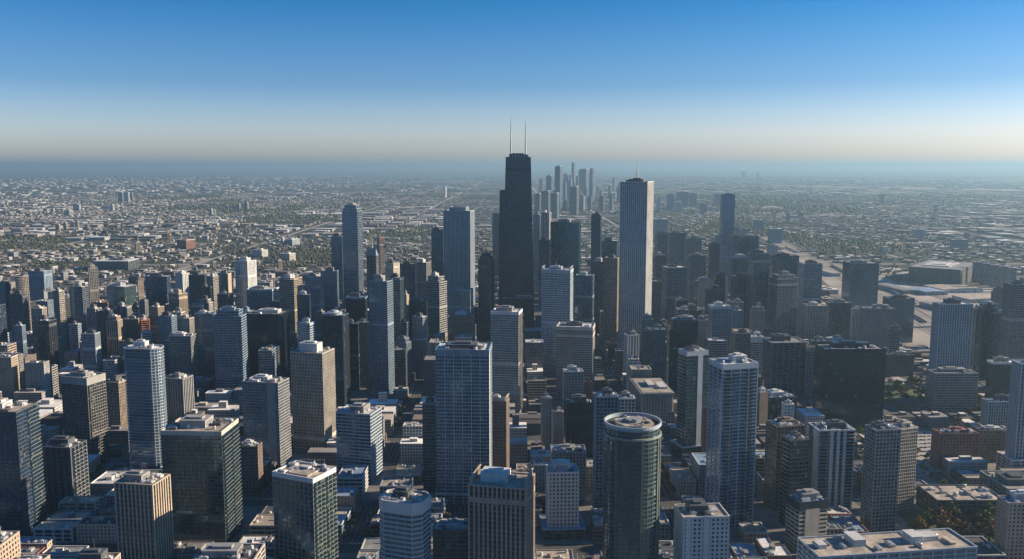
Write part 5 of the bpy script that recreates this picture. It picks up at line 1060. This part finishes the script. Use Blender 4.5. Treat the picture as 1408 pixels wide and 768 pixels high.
# value noise for land use
rs = np.random.RandomState(3); LAT = rs.rand(128, 128)
def vn(x, y):
    xi, yi = int(math.floor(x)), int(math.floor(y)); fx, fy = x - xi, y - yi; fx = fx * fx * (3 - 2 * fx); fy = fy * fy * (3 - 2 * fy)
    g = lambda i, j: LAT[i % 128, j % 128]
    return (g(xi, yi) * (1 - fx) + g(xi + 1, yi) * fx) * (1 - fy) + (g(xi, yi + 1) * (1 - fx) + g(xi + 1, yi + 1) * fx) * fy
WOODS = [gp((-60, 324), (112, 327), (112, 342), (-60, 343)), gp((330, 300), (470, 296), (470, 306), (330, 312)), gp((55, 361), (150, 356), (118, 374), (60, 374)), gp((300, 340), (470, 345), (470, 362), (380, 366)), gp((520, 316), (600, 314), (600, 326), (500, 330)), gp((1090, 330), (1250, 336), (1240, 356), (1130, 350))]
B = []; TR = []
def add(x, y, a, b, h, m_):
    if min(abs(x - q) for q in ARTX) < a + 10 or min(abs(y - q - 20) for q in ARTY) < b + 26: return
    if not hits([(x - a, y - b), (x + a, y - b), (x + a, y + b), (x - a, y + b)], 2): B.append((x, y, a, b, h, m_))
rnd = random.Random(77)
def blockrow(y0, dx, dy, mode):
    w_ = y0 * .66 + 150; k = int(w_ / dx) + 1
    for i in range(-k, k):
        x0 = i * dx; c = (x0 + dx / 2, y0 + dy / 2)
        if y0 < 2560 and abs(c[0]) < 1050 and y0 + dy < 2600: continue
        if inside(c, RAIL): continue
        wood = any(inside(c, Wd) for Wd in WOODS)
        v = vn(c[0] / 1100 + 40, c[1] / 2300 + 40) * .62 + vn(c[0] / 330, c[1] / 620 + 9) * .38
        if mode < 2:
            if wood or v < .34:
                for _ in range(26 if mode == 0 else 8): TR.append((x0 + rnd.random() * dx, y0 + rnd.random() * dy, rnd.uniform(5, 9) * (1 if mode == 0 else 1.7)))
                continue
            if v > (.68 if mode == 0 else .60):                                # large flat roofed sheds
                n = rnd.choice([2, 3, 3, 4])
                for q in range(n):
                    a = dx / 2 * rnd.uniform(.45, .9); b = dy / n / 2 * rnd.uniform(.5, .9); add(x0 + dx / 2, y0 + dy * (q + .5) / n, a, b, rnd.uniform(6, 14), rnd.choice([0, 3, 1, 2, 0, 4, 3, 1, 2]))
            elif v > .46:                              # mixed blocks
                for q in range(rnd.choice([8, 10, 12]) if mode == 0 else 7):
                    a, b = rnd.uniform(4, 12), rnd.uniform(5, 15); add(x0 + rnd.uniform(a, dx - a), y0 + rnd.uniform(b, dy - b), a, b, rnd.choice([4, 5, 6, 7, 9, 20 if rnd.random() < .10 else 6]), rnd.choice([0, 1, 2, 3, 4, 5, 2, 3]))
                for _ in range(9 if mode == 0 else 3): TR.append((x0 + rnd.random() * dx, y0 + rnd.random() * dy, rnd.uniform(4, 7)))
            else:                                      # houses in rows with gardens
                nr = int(dy / 20) if mode == 0 else int(dy / 34)
                for q in range(nr):
                    for sd in (.26, .74):
                        if rnd.random() < .82: add(x0 + dx * sd + rnd.uniform(-3, 3), y0 + dy * (q + .5) / nr, rnd.uniform(7, 14), rnd.uniform(6, 9.5) * (1 if mode == 0 else 1.7), rnd.uniform(3.5, 6), rnd.choice([0, 1, 2, 3, 4, 5, 1, 5]))
                for _ in range(6 if mode == 0 else 2): TR.append((x0 + rnd.choice([.02, .5, .98]) * dx + rnd.uniform(-4, 4), y0 + rnd.random() * dy, rnd.uniform(4, 7)))
        else:
            if v > .42:
                for q in range(2 if v > .6 else 1):
                    a, b = rnd.uniform(20, 80), rnd.uniform(20, 70); add(x0 + rnd.uniform(0, dx), y0 + rnd.uniform(0, dy), a, b, rnd.uniform(7, 16), rnd.choice([3, 0, 3, 2, 1, 4]))
y0 = 2000
while y0 < 5200: blockrow(y0, 98, 190, 0); y0 += 204
while y0 < 9500: blockrow(y0, 120, 220, 1); y0 += 236
while y0 < 24000: blockrow(y0, 200, 330, 2); y0 += 350
print('far boxes', len(B), 'far trees', len(TR))
box_mass('distant_low_city', B, WM + RM, 'endless low houses and flat roofed sheds spreading to the horizon')
# far tree cover as one mass of leafy clumps
T_ = np.array([t for t in TR if not hits([(t[0] - 5, t[1] - 5), (t[0] + 5, t[1] - 5), (t[0] + 5, t[1] + 5), (t[0] - 5, t[1] + 5)], 0)]); n = len(T_)
rs = np.random.RandomState(5); dirs = np.array([[1, 0, 0], [.3, .95, 0], [-.8, .6, 0], [-.8, -.6, 0], [.3, -.95, 0]]); rad = T_[:, 2]
V = np.zeros((n, 7, 3)); V[:, :5] = dirs[None] * rad[:, None, None] * rs.uniform(.7, 1.2, (n, 5, 1)); V[:, :5, 2] = rad[:, None] * rs.uniform(.5, .9, (n, 5)); V[:, 5, 2] = rad * rs.uniform(1.3, 1.9, n); V[:, 5, :2] += rs.uniform(-1.5, 1.5, (n, 2)); V[:, 6, 2] = -.4
V[:, :, 0] += T_[:, 0, None]; V[:, :, 1] += T_[:, 1, None]
f = np.array([[0, 1, 5], [1, 2, 5], [2, 3, 5], [3, 4, 5], [4, 0, 5], [1, 0, 6], [2, 1, 6], [3, 2, 6], [4, 3, 6], [0, 4, 6]]); F_ = (f[None] + 7 * np.arange(n)[:, None, None]).reshape(-1)
me = bpy.data.meshes.new('suburban_tree_cover'); me.vertices.add(n * 7); me.vertices.foreach_set("co", V.ravel()); me.loops.add(len(F_)); me.loops.foreach_set("vertex_index", F_.astype(np.int32)); me.polygons.add(n * 10); me.polygons.foreach_set("loop_start", np.arange(0, n * 30, 3, dtype=np.int32)); me.polygons.foreach_set("loop_total", np.full(n * 10, 3, dtype=np.int32)); me.update(); me.validate(); me.shade_flat()
me.materials.append(noisemat('far_foliage', (.028, .042, .016), (.075, .070, .028), .004)); o = bpy.data.objects.new('suburban_tree_cover', me); scn.collection.objects.link(o); tag(o, 'dark tree cover spread between the far houses', 'tree cover', kind='stuff')

# ---------------------------------------------------------------- trains and sheds on the railway land
rnd = random.Random(31)
def rp(t): # along the yard
    P = [ground(1046, 325), ground(1125, 362), ground(1200, 402), ground(1262, 440), ground(1330, 478)]; t *= 4; i = min(3, int(t)); f_ = t - i
    return P[i][0] * (1 - f_) + P[i + 1][0] * f_, P[i][1] * (1 - f_) + P[i + 1][1] * f_, math.atan2(P[i + 1][1] - P[i][1], P[i + 1][0] - P[i][0])
for k, (t0, dx, cl_, cn) in enumerate(((.15, 4, 'steel', 'silver'), (.32, 27, 'brown', 'rust brown'), (.45, -1, 'white', 'white'), (.55, 57, 'steel', 'silver'), (.70, 9, 'dgrey', 'dark grey'), (.82, 62, 'tan', 'tan'))):
    x, y, a = rp(t0); r_ = empty('train', (x + dx, y, 0), a - math.pi / 2)
    for q in range(9):
        m = MB(); m.box(-1.5, 1.5, -12.2, 12.2, 1.1, 4.1, bottom=True); m.box(-1.2, 1.2, -11.8, 11.8, 4.1, 4.4); m.box(-1.1, 1.1, -10, -7, .1, 1.1); m.box(-1.1, 1.1, 7, 10, .1, 1.1); m.build('wagon', C[cl_], r_, (0, (q - 4) * 25.4, 0))
    tag(r_, 'long %s train of nine wagons standing on the %s tracks of the railway yard' % (cn, ('far', 'upper', 'middle', 'outer', 'inner', 'near')[k]), 'train', 'trains in the railway yard')
SHN = 0
for px, py, a_, b_, col, lb in ((1140, 378, 12, 45, 'white', 'tan roofed shed at the top of the railway yard'), (1232, 398, 20, 70, 'grey', 'long grey shed beside the dark railway block'), (1275, 402, 30, 40, 'blue', 'blue roofed arched hall on the open railway ground'), (1310, 398, 55, 45, 'white', 'broad tan roofed depot beyond the yard'), (1352, 412, 60, 35, 'beige', 'cream depot on the open ground by the comb shaped apartments'), (1380, 424, 40, 30, 'grey', 'grey depot at the right end of the open railway ground'), (1240, 470, 14, 30, 'white', 'small tan roofed works shed below the dark railway block'), (1262, 486, 24, 22, 'grey', 'grey low workshop with pale roof left of the tall pale ribbed tower'), (1295, 424, 18, 60, 'grey', 'narrow grey shed between the curving tracks')):
    x, y = ground(px, py)
    if hits([(x - a_, y - b_), (x + a_, y - b_), (x + a_, y + b_), (x - a_, y + b_)], 1): continue
    r_ = empty('rail_shed', (x, y, -.03), R(8)); m = MB(); h = 9
    m.box(-a_, a_, -b_, b_, 0, h, top=False); m.build('wall', C[col], r_)
    m = MB(); n = 8
    for q in range(n):
        t0, t1 = -1 + 2 * q / n, -1 + 2 * (q + 1) / n; z0, z1 = h + 1.2 * (1 - t0 * t0), h + 1.2 * (1 - t1 * t1); m.quad((a_ * t0 * 1.02, -b_ - .5, z0), (a_ * t1 * 1.02, -b_ - .5, z1), (a_ * t1 * 1.02, b_ + .5, z1), (a_ * t0 * 1.02, b_ + .5, z0))
    m.build('roof', RF['tan' if col in ('white', 'beige') else ('blue' if col == 'blue' else 'grey')], r_)
    for x_ in (-a_ * .6, 0, a_ * .6): m = MB(); m.box(x_ - 2, x_ + 2, -b_ - .15, -b_ - .03, 0, 5, bottom=True); m.build('door', C['dgrey'], r_)
    tag(r_, lb, 'shed', 'sheds on the railway land')

# ---------------------------------------------------------------- street and park trees
def leafmat(name, c1, c2):
    m, nt, p = newmat(name); ge = N(nt, "ShaderNodeNewGeometry")
    L(nt, mixc(nt, ge.outputs["Random Per Island"], c1, c2), p.inputs["Base Color"]); p.inputs["Roughness"].default_value = .8; p.inputs["Specular IOR Level"].default_value = .15
    return m
BARK = clad('tree_bark', (.09, .07, .05))
LEAF = [('olive green', leafmat('olive_leaves', (.045, .060, .018), (.12, .13, .04))), ('golden brown', leafmat('golden_leaves', (.13, .085, .03), (.26, .17, .05))), ('rusty brown', leafmat('rusty_leaves', (.10, .055, .035), (.20, .11, .06))), ('yellow green', leafmat('yellow_leaves', (.10, .11, .025), (.20, .19, .05)))]
TM = []
for k, (nm, lm) in enumerate(LEAF):
    rr = random.Random(k); tr = MB(); tr.tube((0, 0, 0), (.2, .1, 3.6), .38, .26, 8)
    cl = MB(); tips = []
    for q in range(8):
        a = q * .785 + rr.uniform(-.3, .3); L_ = rr.uniform(2.2, 3.8); e = (math.cos(a) * L_, math.sin(a) * L_, 3.4 + rr.uniform(1.2, 4.2)); tr.tube((.2, .1, 3.3), e, .17, .05, 5); tips.append(e)
    tips += [(0, 0, 8.5), (.8, -.6, 7.6), (-.9, .5, 7)]
    for t in tips:
        cr = rr.uniform(1.1, 1.9)
        for q in range(60):
            d = Vector((rr.gauss(0, 1), rr.gauss(0, 1), rr.gauss(0, .8))).normalized() * cr * rr.uniform(.45, 1.05); c_ = Vector(t) + d
            u_ = Vector((rr.gauss(0, 1), rr.gauss(0, 1), rr.gauss(0, 1))).normalized() * rr.uniform(.22, .42); v_ = u_.cross(Vector((rr.gauss(0, 1), rr.gauss(0, 1), rr.gauss(0, 1)))).normalized() * rr.uniform(.2, .4)
            cl.quad(tuple(c_ - u_ - v_), tuple(c_ + u_ - v_), tuple(c_ + u_ + v_), tuple(c_ - u_ + v_))
    a_ = tr.build('trunk', BARK); b_ = cl.build('crown', lm); TM.append((a_.data, b_.data, nm)); bpy.data.objects.remove(a_); bpy.data.objects.remove(b_)
NT = 0
def plant(x, y, k, s, label, group):
    global NT
    if hits([(x - 1, y - 1), (x + 1, y - 1), (x + 1, y + 1), (x - 1, y + 1)], 0): return
    t, c, nm = TM[k]; r_ = empty('tree', (x, y, -.03), NT * 1.7); r_.scale = (s, s, s * 1.05); NT += 1
    for n_, d_ in (('trunk', t), ('crown', c)): o = bpy.data.objects.new(n_, d_); scn.collection.objects.link(o); o.parent = r_
    tag(r_, label, 'tree', group)
rnd = random.Random(9)
LOTR = [(P, h) for (_, P, h) in LOTS]
def free(x, y, m_=2): return not any(P[0][0] - m_ < x < P[2][0] + m_ and P[0][1] - m_ < y < P[2][1] + m_ for P, h in LOTR)
for q in range(46):                                    # autumn grove at the lower right
    px, py = rnd.uniform(1262, 1405), rnd.uniform(702, 752); x, y = ground(px, py); k = rnd.choice([1, 1, 2, 3, 0])
    plant(x, y, k, rnd.uniform(.8, 2.1), '%s tree in the autumn grove below the broad sunlit tan roof' % LEAF[k][0], 'grove of autumn trees at the lower right')
for q in range(24):
    px, py = rnd.uniform(1205, 1275), rnd.uniform(528, 553); x, y = ground(px, py); k = rnd.choice([3, 3, 0, 1])
    plant(x, y, k, rnd.uniform(1.0, 1.5), '%s tree on the small park beside the huge black glass box' % LEAF[k][0], 'trees of the small park by the black box')
for q in range(22):
    px, py = rnd.uniform(1178, 1198), rnd.uniform(590, 660); x, y = ground(px, py)
    plant(x, y, rnd.choice([0, 3]) and 3, rnd.uniform(.9, 1.3), 'yellow green tree between the white striped tower and the grey slabs', 'trees beside the white striped tower')
for q in range(20):
    px, py = rnd.uniform(1330, 1368), rnd.uniform(556, 572); x, y = ground(px, py)
    plant(x, y, 1, rnd.uniform(.9, 1.3), 'golden brown tree at the foot of the tall pale ribbed tower', 'trees at the foot of the ribbed tower')
for i in range(1, len(XS) - 1):                        # street trees along both kerbs
    for j in range(len(YS) - 1):
        if ('v', i, j) in closed or YS[j] > 1350: continue
        if rnd.random() < .45: continue
        for s in (-1, 1):
            for q in range(4):
                x, y = XS[i] + s * 10.6, YS[j] + 18 + q * 22 + rnd.uniform(-3, 3); px, py = project(x, y, 5)
                if -10 < px < 1418 and py < 790 and NT < 290 and free(x, y, 1.5): plant(x, y, (0 if x < 300 else rnd.choice([0, 1, 3])), rnd.uniform(.75, 1.15), 'street tree on the pavement edge below the towers', 'street trees along the kerbs')

# ---------------------------------------------------------------- cars
def paint(n, c): m, nt, p = newmat(n); p.inputs["Base Color"].default_value = (*c, 1); p.inputs["Roughness"].default_value = .3; p.inputs["Metallic"].default_value = .2; p.inputs["Coat Weight"].default_value = .5; return m
PAINT = [('white', paint('white_paint', (.75, .75, .73))), ('black', paint('black_paint', (.02, .02, .022))), ('silver', paint('silver_paint', (.42, .43, .44))), ('red', paint('red_paint', (.35, .03, .02))), ('blue', paint('blue_paint', (.03, .07, .2))), ('grey', paint('grey_paint', (.14, .14, .15)))]
TYRE = clad('tyre_rubber', (.02, .02, .02)); RIM = C['steel']
prof = [(-2.2, .35), (2.2, .35), (2.25, .75), (1.9, .92), (1.0, 1.0), (-1.7, 1.05), (-2.2, .95)]; cab = [(-1.7, 1.05), (1.0, 1.0), (.35, 1.45), (-1.1, 1.48)]
def extr(mb, pr, w0, w1=None):
    w1 = w1 or w0; n = len(pr); zt = max(p[1] for p in pr); zb = min(p[1] for p in pr); wf = lambda z: w0 + (w1 - w0) * (z - zb) / (zt - zb)
    A1 = [(-wf(z), x, z) for x, z in pr]; B1 = [(wf(z), x, z) for x, z in pr]
    for i in range(n): mb.quad(A1[i], B1[i], B1[(i + 1) % n], A1[(i + 1) % n])
    mb.poly(A1); mb.poly(B1[::-1])
CM = {}
def tmp(mb, n, m_): o = mb.build(n, m_); d = o.data; bpy.data.objects.remove(o); return d
m = MB(); extr(m, cab, .80, .62); cabd = tmp(m, 'window', G['black'])
m = MB(); m.tube((-.11, 0, 0), (.11, 0, 0), .33, .33, 14); wheeld = tmp(m, 'wheel', TYRE)
m = MB(); m.box(-.62, .62, -1.0, .25, 1.475, 1.50); roofc = {}
for nm, pm in PAINT:
    b_ = MB(); extr(b_, prof, .88, .84); b_.box(-.6, .6, -1.0, .3, 1.46, 1.50, bottom=True); CM[nm] = tmp(b_, 'body', pm)
m = MB(); [m.box(x - .17, x + .17, 2.2, 2.27, .6, .74, bottom=True) for x in (-.6, .6)]; lampd = tmp(m, 'headlight', C['white'])
NC = 0
def car(x, y, rz, where, grp, parts=True):
    global NC
    nm = rnd.choice(['white', 'white', 'black', 'silver', 'red', 'blue', 'grey', 'black', 'silver'])
    r_ = empty('parked_car' if 'parked' in grp else 'car', (x, y, -.19), rz); NC += 1
    L_ = [('body', CM[nm], (0, 0, 0)), ('window', cabd, (0, 0, 0))]
    if parts: L_ += [('wheel', wheeld, (sx * .8, sy * 1.35, .33)) for sx in (-1, 1) for sy in (-1, 1)] + [('headlight', lampd, (0, 0, 0))]
    for n_, d_, lo in L_: o = bpy.data.objects.new(n_, d_); scn.collection.objects.link(o); o.parent = r_; o.location = lo
    tag(r_, '%s car %s' % (nm, where), 'car', grp)
for a in range(6):
    for b in range(11):
        if rnd.random() < .2: continue
        p0, p1, p2, p3 = CARPARK; s, t = (a + .5) / 6, (b + .5) / 11
        x = (p0[0] * (1 - s) + p1[0] * s) * (1 - t) + (p3[0] * (1 - s) + p2[0] * s) * t; y = (p0[1] * (1 - s) + p1[1] * s) * (1 - t) + (p3[1] * (1 - s) + p2[1] * s) * t
        if not hits([(x - 2, y - 2), (x + 2, y - 2), (x + 2, y + 2), (x - 2, y + 2)], 0): car(x, y, math.pi / 2 * (a % 2), 'parked in the car park beside the dark red brick building', 'cars parked in the car park', False)
for i in range(len(XS) - 1):
    for j in range(len(YS) - 1):
        if ('v', i, j) in closed or YS[j] > 1300: continue
        for s in (-1, 1):
            for q in range(5):
                if rnd.random() < .45: continue
                lane = rnd.choice([2.2, 6.3, 6.3]); x, y = XS[i] + s * lane, YS[j] + 14 + q * 17 + rnd.uniform(-5, 5); px, py = project(x, y, 0)
                if 0 < px < 1408 and 560 < py < 775 and NC < 230 and not hits([(x - 2, y - 3), (x + 2, y - 3), (x + 2, y + 3), (x - 2, y + 3)], 0):
                    if lane > 5: car(x, y, 0 if s > 0 else math.pi, 'parked at the kerb in a shaded street between the towers', 'cars parked along the shaded streets', YS[j] < 760)
                    else: car(x, y, 0 if s > 0 else math.pi, 'driving down a shaded street between the towers', 'cars driving along the shaded streets', YS[j] < 760)
print('cars', NC, 'trees', NT)

# ---------------------------------------------------------------- haze
bpy.context.view_layer.update()
Z1 = 2.0 + max((o.matrix_world @ Vector(c))[2] for o in scn.objects if o.type == 'MESH' for c in (o.bound_box[1], o.bound_box[6])); print('haze top', Z1)
m = MB(); Z0, hx = -1.6, FAR + 400
m.box(-hx, hx, -hx, hx, Z0, Z1, bottom=True); hz = m.build('haze', None if False else bpy.data.materials.new('haze_air'))
hm = hz.data.materials[0]; hm.use_nodes = True; nt = hm.node_tree; nt.nodes.clear(); out = nt.nodes.new("ShaderNodeOutputMaterial"); vol = nt.nodes.new("ShaderNodeVolumePrincipled")
vol.inputs["Density"].default_value = HAZE_D; vol.inputs["Color"].default_value = HAZE_COL; vol.inputs["Anisotropy"].default_value = 0.36; nt.links.new(vol.outputs[0], out.inputs["Volume"]); tag(hz, kind='stuff')
